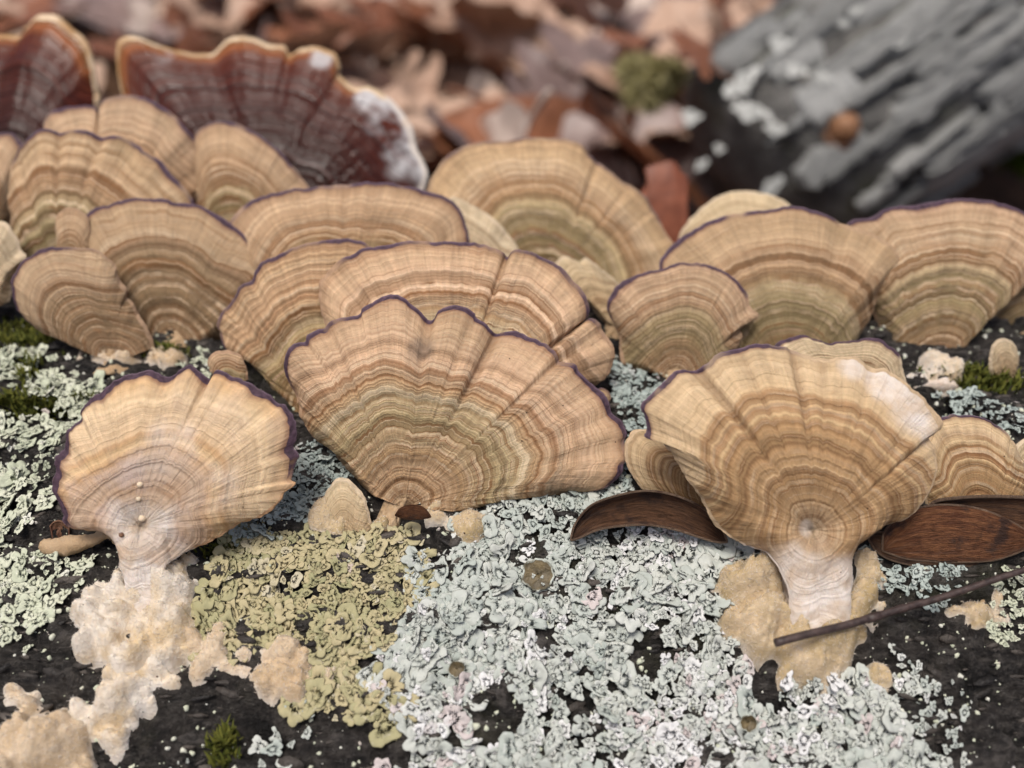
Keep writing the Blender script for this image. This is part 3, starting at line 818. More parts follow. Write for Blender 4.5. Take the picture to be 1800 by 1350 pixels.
fungus([(1748,668),(1742,640),(1745,612),(1758,600),(1775,600),(1788,612),(1792,640),(1788,668)], (1768, 668), elev=66, pal='cream', label='tiny pale fungus peg standing on the log at the right edge below the fan', nv=80, nu=28, vio=(.5,.5,0), foot_r=.16)
fungus(Z6([(900,860),(820,780),(770,700),(765,665),(800,642),(870,628),(940,645),(990,660),(1060,650),(1130,643),(1200,643),(1240,670),(1278,700),(1292,760),(1305,830),(1260,900)]), (1490, 705), wy=12.35, elev=56, pal='cream', label='pale cream fungus with a thin violet wavy rim just behind the large stalked one', nv=220, nu=50, vio=(.18, .8, 1.2), mw=.04, foot_r=.3, blot=.1)
fungus([(1200,470),(1198,420),(1210,395),(1235,368),(1265,345),(1300,335),(1345,338),(1380,350),(1405,375),(1420,420),(1400,480)], (1305, 500), wy=17.6, elev=56, pal='cream', label='blurred plain cream fungus peeping over the wide green-banded one', nv=150, nu=40, vio=(.5,.5,0), foot_r=.3, blot=.1)
f17 = fungus(ZR([(1040,1440),(930,1420),(905,1330),(895,1240),(870,1150),(820,1075),(690,1030),(600,970),(540,880),(440,720),(350,590),(300,525),(215,508),(232,470),(215,400),(195,360),(230,310),(270,270),(310,235),(360,195),(400,180),(465,187),(520,150),(560,120),(620,90),(700,65),(760,52),(840,60),(920,66),(955,82),(1000,100),(1050,110),(1110,127),(1180,118),(1250,113),(1300,140),(1355,178),(1400,172),(1450,205),(1520,260),(1580,310),(1630,370),(1680,450),(1655,490),(1622,512),(1650,560),(1662,640),(1650,720),(1620,800),(1570,870),(1500,920),(1400,950),(1290,995),(1230,1050),(1212,1140),(1205,1240),(1190,1340),(1165,1420),(1040,1440)]),
       (1425, 930), wy=10.1, elev=56, pal='warm', label='big warm-brown ribbed bracket fungus on a thick white stalk, front right', nv=440, nu=96, vio=(.25, .53, 1.0), mw=.04, dome=.24, curl=.16, wave=.07, jag=.03, blot=.15, fine=.7, lines=.75, ribs=.7, whites=((1412,925,.12,.7),(1610,715,.42,1.0),(1560,670,.32,.9),(1500,640,.26,.7),(1640,760,.25,.8)), foot=(1430, 1102), foot_r=.6, stalk=.58, foot_mat=STIPE_W,
       creases=((1225,655,1.6,.07),(1398,620,1.3,.06),(1305,628,.7,.05),(1450,632,.6,.05),(1540,650,.5,.05),(1640,770,.8,.07)))
fungus(ZR([(640,960),(480,910),(330,830),(200,760),(140,670),(115,590),(122,530),(155,480),(215,462),(280,490),(400,560),(560,680)]), (1300, 905), wy=10.36, elev=50, pal='warm', root=f17, nv=180, nu=56, vio=(.5,.5,0), wave=.08, blot=.15)
fungus(zc(1480,560,5.625,[(880,1900),(840,1500),(850,1250),(900,1050),(960,1010),(1060,990),(1110,968),(1200,978),(1300,985),(1420,1000),(1500,1045),(1600,1110),(1690,1200),(1760,1320),(1850,1500),(1860,1700),(1800,1850),(1700,1950),(1500,2150),(1350,2200)]),
       (1722, 945), wy=10.08, elev=58, pal='warm', label='small pale-ribbed fungus on a thin stalk above the brown husks at the right', nv=240, nu=56, vio=(.25, .55, 1.0), mw=.035, wave=.06, foot=(1722, 1052), foot_r=.16, foot_mat=STIPE_T, blot=.1, fine=.6)
fungus([(1790,850),(1778,820),(1782,792),(1800,775),(1840,770),(1870,800),(1870,850)], (1825, 860), wy=11.0, elev=56, pal='cream', label='pale fungus cut off by the right edge beside the small ribbed one', nv=90, nu=30, vio=(.5,.5,0), foot_r=.2)
# left edge
fungus([(-120,480),(-150,380),(-120,280),(-60,240),(0,232),(18,240),(28,262),(20,320),(0,420)], (-50, 520), wy=17.0, elev=56, pal='mid', label='tan fungus mostly outside the left edge, upper one with violet rim', nv=140, nu=40, vio=(.2,.9,1), foot_r=.4)
fungus([(-100,560),(-120,470),(-100,410),(-50,385),(0,390),(20,412),(32,440),(40,452),(20,480),(10,530)], (-40, 570), wy=14.8, elev=56, pal='cream', label='cream fungus mostly outside the left edge, below the violet-rimmed one', nv=140, nu=40, vio=(.5,.5,0), foot_r=.3)
# stubs at the foot of the largest fungus
fungus([(570,935),(562,905),(572,868),(592,846),(616,850),(640,880),(652,930)], (610, 960), wy=9.95, elev=60, lines=.25, terr=.2, pal='cream', label='short tan stub fungus at the left foot of the largest one', nv=100, nu=32, vio=(.5,.5,0), foot_r=.2)

# ------------------------------------------------------------------ red lacquered fungi
def red_mat():
    m = NT('lacquer_red')
    zr, arc = m.attr('zr'), m.attr('arc')
    w = m.noise(m.comb(m.math('MULTIPLY', arc, .6), m.math('MULTIPLY', zr, 2)), 1, 3, .5, '2D')
    z = m.math('ADD', zr, m.math('MULTIPLY', m.math('SUBTRACT', w, .5), .02))
    b = m.noise(None, 34, 3, .6, '1D', z)
    col = m.ramp(z, [(0, (.025, .006, .004)), (.5, (.036, .009, .006)), (.72, (.055, .012, .007)), (.86, (.07, .015, .008)), (.93, (.11, .026, .011)), (.975, (.30, .10, .03)), (1, (.50, .28, .10))])
    k = m.mapr(b, .3, .7, .55, 1.5)
    col = m.mix(1, col, m.comb(k, k, k), 'MULTIPLY')
    wh = m.attr('vio')
    n = m.noise(m.coord(), 1.0, 3, .6)
    col = m.mix(m.math('MULTIPLY', wh, m.mapr(n, .35, .55, 0, 1)), col, (.60, .59, .60))  # white rim patch, with the sky's glint painted into the colour
    col = m.mix(m.math('MULTIPLY', m.attr('wht'), m.mapr(m.noise(m.coord(), .9, 4, .6), .40, .55, 0, 1)), col, (.58, .57, .58))  # sky reflections painted as pale grey patches near the rim
    m.bump(b, .12)
    return m.out(col, .20, .32)
def gold_mat():
    m = NT('gold_rim')
    vio, arc = m.attr('vio'), m.attr('arc')
    n = m.noise(m.comb(arc, .5), .8, 3, .6, '2D')
    col = m.mix(m.mapr(n, .35, .65, 0, 1), (.42, .24, .10), (.70, .54, .36))
    col = m.mix(m.mapr(vio, .3, .7, 0, .8), col, (.70, .66, .62))
    return m.out(col, .4, .4)
REDS = (red_mat(), gold_mat(), PORE)
RG = 'glossy red fungi at the back'
fungus(Z1([(-420,900),(-460,500),(-380,250),(-200,170),(0,168),(60,168),(95,125),(150,78),(220,65),(290,90),(340,140),(400,190),(440,280),(458,400),(470,520),(440,700),(300,900)]), (10, 430), wy=20.4, elev=52, pal='shade', label='dark red glossy fungus with gold rim at the top left corner', nv=220, nu=60, vio=(.99,1.2,0), mw=.075,
       wave=.010, curl=.12, dome=.1, foot_r=.8, foot_mat=STIPE_T, cat='fungus', name='red_fungus', group=RG, mats=REDS, thick=.2, ribs=.08, terr=1.6)
fungus(Z1([(900,1350),(760,900),(650,560),(608,380),(606,250),(625,205),(665,185),(740,198),(850,235),(960,262),(1050,268),(1110,256),(1150,215),(1190,192),(1250,182),(1320,190),(1400,222),(1480,230),(1510,275),(1560,250),(1640,238),(1740,268),(1775,330),(1765,375),(1800,415),(1860,455),(1930,450),(2020,500),(2100,580),(2160,680),(2178,780),(2220,860),(2232,930),(2200,1010),(2050,1200),(1750,1400)]),
       (480, 425), wy=20.0, elev=50, pal='shade', label='large dark red glossy fungus with wavy gold rim and white right edge with painted sky glints', nv=320, nu=72, vio=(.70,.93,1.15), mw=.07,
       wave=.010, curl=.12, dome=.1, foot_r=.9, foot_mat=STIPE_T, cat='fungus', name='red_fungus', group=RG, mats=REDS, thick=.2, ribs=.08, terr=1.6, whites=((722,265,.75,1.0),(690,205,.65,1.0),(650,175,.45,.9),(562,98,.28,.8),(280,92,.3,.3)), creases=((372,88,.6,.3),))

# ------------------------------------------------------------------ polygons on the log
def inside(px, py, poly):
    res = np.zeros(px.shape, bool)
    n = len(poly)
    for i in range(n):
        x0, y0 = poly[i]; x1, y1 = poly[(i + 1) % n]
        c = ((y0 > py) != (y1 > py)) & (px < (x1 - x0) * (py - y0) / (y1 - y0 + 1e-12) + x0)
        res ^= c
    return res
def sdist(px, py, poly):
    d = np.full(px.shape, 1e9)
    n = len(poly)
    for i in range(n):
        a = np.array(poly[i]); b = np.array(poly[(i + 1) % n])
        ab = b - a
        t = np.clip(((px - a[0]) * ab[0] + (py - a[1]) * ab[1]) / (ab @ ab + 1e-12), 0, 1)
        d = np.minimum(d, np.hypot(px - a[0] - t * ab[0], py - a[1] - t * ab[1]))
    return np.where(inside(px, py, poly), d, -d)
def ground_poly(pts):
    return [tuple(hit(*p)[:2]) for p in pts]

# ------------------------------------------------------------------ lichen lobes
def lobe_template(k, lobes, depth):
    r_ = np.random.default_rng(900 + k)
    na = 44
    th = np.linspace(0, 2 * np.pi, na, endpoint=False)
    ph = r_.uniform(0, 6.28)
    r = np.full(na, .50)
    cs = np.sort(r_.uniform(0, 2 * np.pi, lobes) * .3 + np.linspace(0, 2 * np.pi, lobes, endpoint=False) * 1.0)
    if k >= 5:                                     # fan-shaped thallus piece, lobes on one side
        cs = np.linspace(-1.45, 1.45, lobes) + r_.uniform(-.12, .12, lobes)
        r = .50 - .26 * (np.cos(th) < 0) * np.abs(np.cos(th))
    for c in cs:                                   # rounded lobe tips
        w = r_.uniform(.22, .40); L_ = r_.uniform(.62, 1.08)
        dd = np.angle(np.exp(1j * (th - c)))
        r = np.maximum(r, L_ * np.clip(1 - (np.abs(dd) / (w * 1.5)) ** 4, 0, 1) ** .5 * (1 - depth * 0) )
    r = r * (1 + .10 * noise(np.cos(th) * 3 + k, np.sin(th) * 3, 40 + k) + .06 * noise(np.cos(th) * 7 + k, np.sin(th) * 7, 43 + k))
    V, tone = [], []
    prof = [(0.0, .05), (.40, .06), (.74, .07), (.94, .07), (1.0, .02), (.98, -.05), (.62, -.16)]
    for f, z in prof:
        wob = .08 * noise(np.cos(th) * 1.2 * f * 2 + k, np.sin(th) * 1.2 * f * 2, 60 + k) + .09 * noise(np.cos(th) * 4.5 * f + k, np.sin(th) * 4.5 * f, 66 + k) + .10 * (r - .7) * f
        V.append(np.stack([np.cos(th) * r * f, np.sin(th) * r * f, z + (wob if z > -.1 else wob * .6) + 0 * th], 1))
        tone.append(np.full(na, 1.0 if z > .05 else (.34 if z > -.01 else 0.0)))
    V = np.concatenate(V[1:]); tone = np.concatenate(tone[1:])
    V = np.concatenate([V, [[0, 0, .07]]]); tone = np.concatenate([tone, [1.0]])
    q = grid_faces(len(prof) - 1, na, True)
    c = len(V) - 1
    j = np.arange(na)
    t = np.stack([np.full(na, c), j, (j + 1) % na], 1)
    return V, q, t, tone
TPL = [lobe_template(k, [4, 5, 6, 5, 7, 4, 3, 6, 5, 7, 8, 5][k], .5) for k in range(12)]

def lichen_mat(name, top, alt, white, single):
    m = NT(name)
    tone = m.attr('tone')
    hue = m.math('MULTIPLY', m.n('ObjectInfo').outputs['Random'], .66) if single else m.attr('hue')
    c = m.coord()
    n = m.noise(c, 3.0 if not single else 1.5, 4, .6)
    n2 = m.noise(c, 12 if not single else 3.0, 3, .6)
    col = m.mix(m.mapr(hue, .0, .55, 0, 1), top, alt)
    col = m.mix(m.mapr(hue, .62, .80, 0, .85), col, white)
    col = m.mix(m.mapr(hue, .93, .96, 0, .6), col, (.46, .36, .34))
    col = m.mix(m.mapr(n, .52, .75, 0, .55), col, tuple(v * .62 for v in top))
    col = m.mix(m.mapr(n2, .62, .74, 0, .6), col, white)
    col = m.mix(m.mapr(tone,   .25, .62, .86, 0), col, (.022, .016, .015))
    m.bump(n2, .03 if not single else .02, .6)
    return m.out(col, .75, .2)

CMINT = ((.40, .445, .41), (.52, .545, .505), (.72, .72, .73))
CPALE = ((.49, .53, .40), (.60, .62, .49), (.72, .72, .65))
COLIV = ((.335, .325, .18), (.46, .40, .24), (.54, .50, .38))
CBLUE = ((.33, .39, .37), (.43, .49, .46), (.57, .60, .58))
CSET = {}
for nm, cset in (('mint', CMINT), ('pale', CPALE), ('olive', COLIV), ('blue', CBLUE)):
    CSET[nm] = (lichen_mat('lichen_' + nm, *cset, False), lichen_mat('lichen_lobe_' + nm, *cset, True))
LOBE_ME = {}
def lobe_mesh(nm, k):
    if (nm, k) not in LOBE_ME:
        V, q, t, tone = TPL[k]
        LOBE_ME[nm, k] = mesh('lobe', V, [q, t], CSET[nm][1], dict(tone=tone))
    return LOBE_ME[nm, k]

def scatter(polys, spacing, smin, smax, hole, hs, seed, tilt=.25, lift=.03, holes=()):
    r_ = np.random.default_rng(seed)
    out = []
    for poly in polys:
        gp = ground_poly(poly)
        xs_, ys_ = [p[0] for p in gp], [p[1] for p in gp]
        gx, gy = np.meshgrid(np.arange(min(xs_), max(xs_), spacing), np.arange(min(ys_), max(ys_), spacing))
        gx = gx.ravel() + r_.uniform(-.5, .5, gx.size) * spacing
        gy = gy.ravel() + r_.uniform(-.5, .5, gy.size) * spacing
        sd_ = sdist(gx, gy, gp) + .22 * fbm(gx * 1.3, gy * 1.3, seed + 1, 3)
        keep = (sd_ > 0) & (fbm(gx * hs, gy * hs, seed + 2, 3) > hole)
        for hx, hy, hr in holes:
            keep &= np.hypot(gx - hx, (gy - hy)) > hr * (1 + .4 * noise(gx * 2, gy * 2, 9))
        out.append(np.stack([gx[keep], gy[keep]], 1))
    P = np.concatenate(out)
    n = len(P)
    s = smin + (smax - smin) * r_.random(n) ** 1.8
    N = log_n(P[:, 0], P[:, 1]) + r_.normal(0, tilt, (n, 3)) * np.array([1, 1, .2])
    N /= np.linalg.norm(N, axis=1, keepdims=True)
    a = r_.uniform(0, 6.28, n)
    nc_ = max(2, int(n * spacing ** 2 / 1.3))
    ctr = P[r_.integers(0, n, nc_)]                 # rosettes: pieces point away from the nearest centre
    dx_ = P[:, None, 0] - ctr[None, :, 0]; dy_ = P[:, None, 1] - ctr[None, :, 1]
    near = np.argmin(dx_ ** 2 + dy_ ** 2, 1)
    out_a = np.arctan2(dy_[np.arange(n), near], dx_[np.arange(n), near])
    rd_ = np.hypot(dx_[np.arange(n), near], dy_[np.arange(n), near])
    a = np.where(r_.random(n) < .85, out_a + r_.normal(0, .35, n), a)
    s = s * np.clip(.65 + .45 * rd_, .6, 1.25)
    T = np.stack([np.cos(a), np.sin(a), np.zeros(n)], 1)
    T = T - N * np.sum(T * N, 1, keepdims=True); T /= np.linalg.norm(T, axis=1, keepdims=True)
    B = np.cross(N, T)
    z = log_z(P[:, 0], P[:, 1]) * .5 + log_smooth(P[:, 0], P[:, 1]) * .5 + r_.uniform(0, lift, n) + .02
    O = np.concatenate([P, z[:, None]], 1)
    O[:, 2] += .06 * np.clip(1 - rd_ / .8, 0, 1)
    return O, T, B, N, s, np.where(r_.random(n) < .8, r_.integers(5, 12, n), r_.integers(0, 5, n)), r_

def lichen(label, col, layers, singles=40, cat='lichen', cups=()):
    root = None
    Vs, Qs, Ts, tones, hues = [], [], [], [], []
    off = 0
    for O, T, B, N, s, kk, r_ in layers:
        if root is None:
            c = O.mean(0)
            root = empty('lichen_patch', c)
            tag(root, label, cat, 'lichen patches on the log')
            c = np.array(root.location)
            order = np.argsort(-s)[:singles]
            pick = set(order.tolist())
        for i in range(len(O)):
            V, q, t, tone = TPL[kk[i]]
            if i in pick:
                o = link('lobe', lobe_mesh(col, int(kk[i])), root)
                M = np.stack([T[i] * s[i], B[i] * s[i], N[i] * s[i]], 1)
                o.matrix_local = mathutils.Matrix.Translation(mathutils.Vector(O[i] - c)) @ mathutils.Matrix(M.tolist()).to_4x4()
                continue
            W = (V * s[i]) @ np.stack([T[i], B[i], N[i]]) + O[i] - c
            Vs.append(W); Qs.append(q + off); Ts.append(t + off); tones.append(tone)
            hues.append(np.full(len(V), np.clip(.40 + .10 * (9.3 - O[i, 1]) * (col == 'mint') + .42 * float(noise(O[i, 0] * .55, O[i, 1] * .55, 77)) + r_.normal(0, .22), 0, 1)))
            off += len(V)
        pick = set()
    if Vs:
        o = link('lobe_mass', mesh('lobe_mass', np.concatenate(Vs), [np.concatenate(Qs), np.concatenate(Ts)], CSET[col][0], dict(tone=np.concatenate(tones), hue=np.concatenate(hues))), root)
        o['kind'] = 'stuff'
    return root

# big mint patch, foreground centre
def gp1(px, py, r): p = hit(px, py); return (p[0], p[1], r)
H1 = [gp1(870, 1255, .38), gp1(780, 905+60, .3), gp1(1130, 1150, .36), gp1(1345, 1205, .28), gp1(1020, 1240, .22), gp1(960, 1120, .2), gp1(860, 1100, .16), gp1(700, 1310, .25), gp1(905, 1060, .12), gp1(1180, 1010, .1)]
L1 = [(735,985),(800,905),(900,885),(990,868),(1100,840),(1110,880),(1180,900),(1260,950),(1330,1010),(1270,1090),(1300,1150),(1350,1180),(1420,1210),(1540,1175),(1560,1240),(1600,1300),(1640,1420),(680,1420),(715,1290),(640,1200),(700,1120),(740,1050)]
mint = lichen('big mint-grey foliose lichen covering the bark in the foreground centre', 'mint',
       [scatter([L1], .16, .12, .36, -.70, 1.3, 101, .14, .045, H1), scatter([L1], .13, .04, .11, -.15, 1.7, 102, .35, .09, H1), scatter([L1], .24, .14, .28, -.1, 1.3, 103, .5, .13, H1)], 220)
L2 = [(400,930),(460,915),(540,935),(640,940),(745,950),(765,1010),(740,1060),(690,1130),(640,1170),(640,1190),(715,1240),(690,1275),(560,1260),(500,1225),(520,1190),(560,1180),(540,1150),(450,1150),(345,1140),(350,1050),(400,980)]
lichen('mustard-olive crusty lichen patch between the white-stalked fungus and the mint lichen', 'olive',
       [scatter([L2], .135, .13, .32, -.75, 1.6, 111, .11, .03), scatter([L2], .13, .04, .09, -.1, 1.5, 112, .35, .06)], 120)
L5 = [(505,800),(560,790),(620,840),(580,870),(555,925),(470,930),(400,965),(420,930),(490,895)]
lichen('blue-grey lichen strip between the pale front-left fungus and the largest one', 'blue', [scatter([L5], .18, .13, .28, -.9, 1.4, 121, .3, .05), scatter([L5], .10, .05, .1, -.6, 1.4, 122, .5, .1)], 40)
L6 = [(1080,640),(1150,650),(1180,690),(1130,750),(1110,800),(1110,870),(1000,885),(960,880),(1080,860),(1095,780),(1075,700)]
lichen('blue-mint lichen in the gap between the largest fungus and the ribbed stalked one', 'blue', [scatter([L6], .17, .12, .27, -.9, 1.3, 131, .3, .04), scatter([L6], .10, .05, .1, -.8, 1.3, 132, .4, .08)], 40)
L3 = [(-60,640),(40,612),(120,640),(190,690),(150,720),(100,700),(40,690),(-60,690)]
lichen('pale yellow-green lichen on the log top at the left, under the grey-tan fungus', 'pale', [scatter([L3], .19, .13, .3, -.6, 1.0, 141, .4, .1), scatter([L3], .12, .05, .12, -.4, 1.0, 142, .5, .15)], 60)
L3b = [(-60,735),(60,720),(160,690),(185,700),(120,760),(110,800),(90,870),(80,960),(20,1000),(-60,980)]
lichen('ragged pale green lichen at the left edge beside the pale front-left fungus', 'pale', [scatter([L3b], .19, .13, .3, -.2, 1.1, 151, .4, .08), scatter([L3b], .13, .05, .12, -.1, 1.1, 152, .5, .12)], 60)
L4 = [(-60,990),(60,975),(150,985),(165,1005),(110,1060),(90,1110),(40,1130),(-60,1120)]
lichen('pale green-white lichen plate at the left edge left of the white mycelium', 'pale', [scatter([L4], .17, .14, .32, -.4, 1.1, 161, .15, .03), scatter([L4], .12, .05, .1, -.3, 1.1, 162, .3, .05)], 50)
L7 = [(1640,690),(1700,690),(1760,720),(1830,720),(1830,770),(1760,760),(1690,735)]
lichen('mint lichen tufts behind the small ribbed fungus at the right', 'blue', [scatter([L7], .16, .09, .2, -.2, 1.1, 171, .4, .08), scatter([L7], .13, .05, .1, -.2, 1.1, 172, .5, .12)], 40)
L8 = [(1510,960),(1560,980),(1690,1000),(1690,1040),(1630,1080),(1560,1050),(1520,1000)]
lichen('dull green lichen under the brown husks at the right', 'blue', [scatter([L8], .17, .12, .24, -.6, 1.3, 181, .35, .05), scatter([L8], .11, .05, .1, -.5, 1.3, 182, .4, .08)], 40)
L10 = [(1745,1010),(1830,1000),(1830,1130),(1760,1135),(1735,1090)]
lichen('green-white lichen beside the foot of the thin-stalked fungus at the right edge', 'pale', [scatter([L10], .13, .08, .18, -.3, 1.3, 191, .3, .04), scatter([L10], .11, .05, .1, -.3, 1.3, 192, .4, .06)], 40)
L9 = [(1590,1150),(1640,1150),(1720,1200),(1840,1190),(1840,1420),(1600,1420),(1580,1300)]
lichen('scattered small mint lichen flakes on black bark in the bottom right corner', 'mint', [scatter([L9], .17, .09, .25, .18, .9, 201, .15, .02), scatter([L9], .15, .05, .12, .22, .9, 202, .3, .03)], 60)
L11 = [(440,1250),(500,1230),(560,1260),(520,1330),(430,1420),(200,1420),(250,1300),(400,1290)]
lichen('few mint lichen rosettes on dark bark left of the bottom centre', 'mint', [scatter([L11], .19, .10, .27, .22, .9, 211, .15, .02), scatter([L11], .15, .05, .1, .2, .9, 212, .3, .03)], 40)
L12 = [(-60,1240),(30,1240),(40,1300),(10,1360),(-60,1360)]
lichen('small mint lichen plate in the bottom left corner beside the tan mycelium', 'mint', [scatter([L12], .15, .10, .25, -.4, 1, 221, .15, .02)], 20)
L13 = [(300,640),(365,630),(370,665),(320,680)]
lichen('small mint lichen tuft just above the violet rim of the pale front-left fungus', 'pale', [scatter([L13], .15, .09, .2, -.6, 1, 231, .3, .05)], 12)

# crumbs of lichen and grit on the bare bark
r_ = np.random.default_rng(77)
n = 8500
cx = r_.uniform(-13, 13, n); cy = r_.uniform(5.5, 15, n)
kp = fbm(cx * .7, cy * .9, 78, 3) > -.25
cx, cy = cx[kp], cy[kp]
Vs, Qs, Ts, to, hu = [], [], [], [], []
off = 0
nn_ = log_n(cx, cy)
czz = log_z(cx, cy)
for i in range(len(cx)):
    a_ = np.linspace(0, 2 * np.pi, 7, endpoint=False) + r_.uniform(0, 6)
    s_ = .012 + .05 * r_.random() ** 4
    rr_c = s_ * r_.uniform(.5, 1.2, 7)
    T_c = np.cross(nn_[i], [0.3, 1, 0]); T_c /= np.linalg.norm(T_c); B_c = np.cross(nn_[i], T_c)
    ring = np.outer(np.cos(a_) * rr_c, T_c) + np.outer(np.sin(a_) * rr_c, B_c)
    b = np.array([cx[i], cy[i], czz[i]])
    Vs.append(np.concatenate([b + ring - nn_[i] * .02, b + ring * .7 + nn_[i] * s_ * .5, [b + nn_[i] * s_ * .6]]))
    j = np.arange(7)
    Qs.append(np.stack([j, (j + 1) % 7, (j + 1) % 7 + 7, j + 7], 1) + off); Ts.append(np.stack([j + 7, (j + 1) % 7 + 7, np.full(7, 14)], 1) + off)
    off += 15
    to += [0.6] * 7 + [1.0] * 8; hu += [r_.random()] * 15
tag(link('lichen_crumbs', mesh('lichen_crumbs', np.concatenate(Vs), [np.concatenate(Qs), np.concatenate(Ts)], CSET['pale'][0], dict(tone=to, hue=hu))), 'tiny pale lichen crumbs and grit strewn over the bare black bark', 'lichen', None, 'stuff')

# loose bark flakes along the grain
def flake_mat():
    m = NT('bark_flake')
    h = m.attr('hue')
    n = m.noise(m.coord(), 9, 4, .7)
    col = m.mix(h, (.010, .0085, .008), (.095, .080, .068))
    col = m.mix(m.mapr(n, .5, .7, 0, .6), col, (.02, .017, .015))
    m.bump(n, .05)
    return m.out(col, .55, .45)
n = 5200
fx_ = r_.uniform(-13, 13, n); fy_ = r_.uniform(5.0, 16, n)
kp = fbm(fx_ * .5, fy_ * 1.2, 178, 3) > -.15
fx_, fy_ = fx_[kp], fy_[kp]; n = len(fx_)
fz_ = log_z(fx_, fy_); fn_ = log_n(fx_, fy_)
Vs, Qs, hu = [], [], []
for i in range(n):
    ln_ = .03 + .17 * r_.random() ** 2.2; wd_ = ln_ * r_.uniform(.18, .45)
    a_ = r_.normal(0, .28)
    T_c = np.array([math.cos(a_), math.sin(a_), 0]); nn_i = fn_[i] + r_.normal(0, .3, 3) * np.array([.5, 1, 0]); nn_i /= np.linalg.norm(nn_i)
    T_c = T_c - nn_i * (T_c @ nn_i); B_c = np.cross(nn_i, T_c)
    k_ = np.array([-1, -.3, .4, 1.0]); wv = np.array([.35, 1, .9, .3]) * r_.uniform(.6, 1.2, 4)
    b = np.array([fx_[i], fy_[i], fz_[i]]) + nn_i * r_.uniform(.0, .035)
    up_ = b + np.outer(k_ * ln_, T_c) + np.outer(wv * wd_, B_c) + nn_i * r_.uniform(0, .03)
    dn_ = b + np.outer(k_ * ln_, T_c) - np.outer(wv * wd_, B_c)
    V_ = np.concatenate([up_, dn_, up_ - nn_i * .05, dn_ - nn_i * .05])
    o_ = 16 * i
    q_ = [(0,4,5,1),(1,5,6,2),(2,6,7,3),(8,0,1,9),(9,1,2,10),(10,2,3,11),(4,12,13,5),(5,13,14,6),(6,14,15,7),(0,8,12,4),(3,7,15,11)]
    Vs.append(V_); Qs.append(np.array(q_) + o_); hu += [r_.random() ** 1.6] * 16
tag(link('bark_flakes', mesh('bark_flakes', np.concatenate(Vs), [np.concatenate(Qs)], flake_mat(), dict(hue=hu), False)), 'loose dark bark flakes along the grain of the foreground log', 'bark', None, 'stuff')

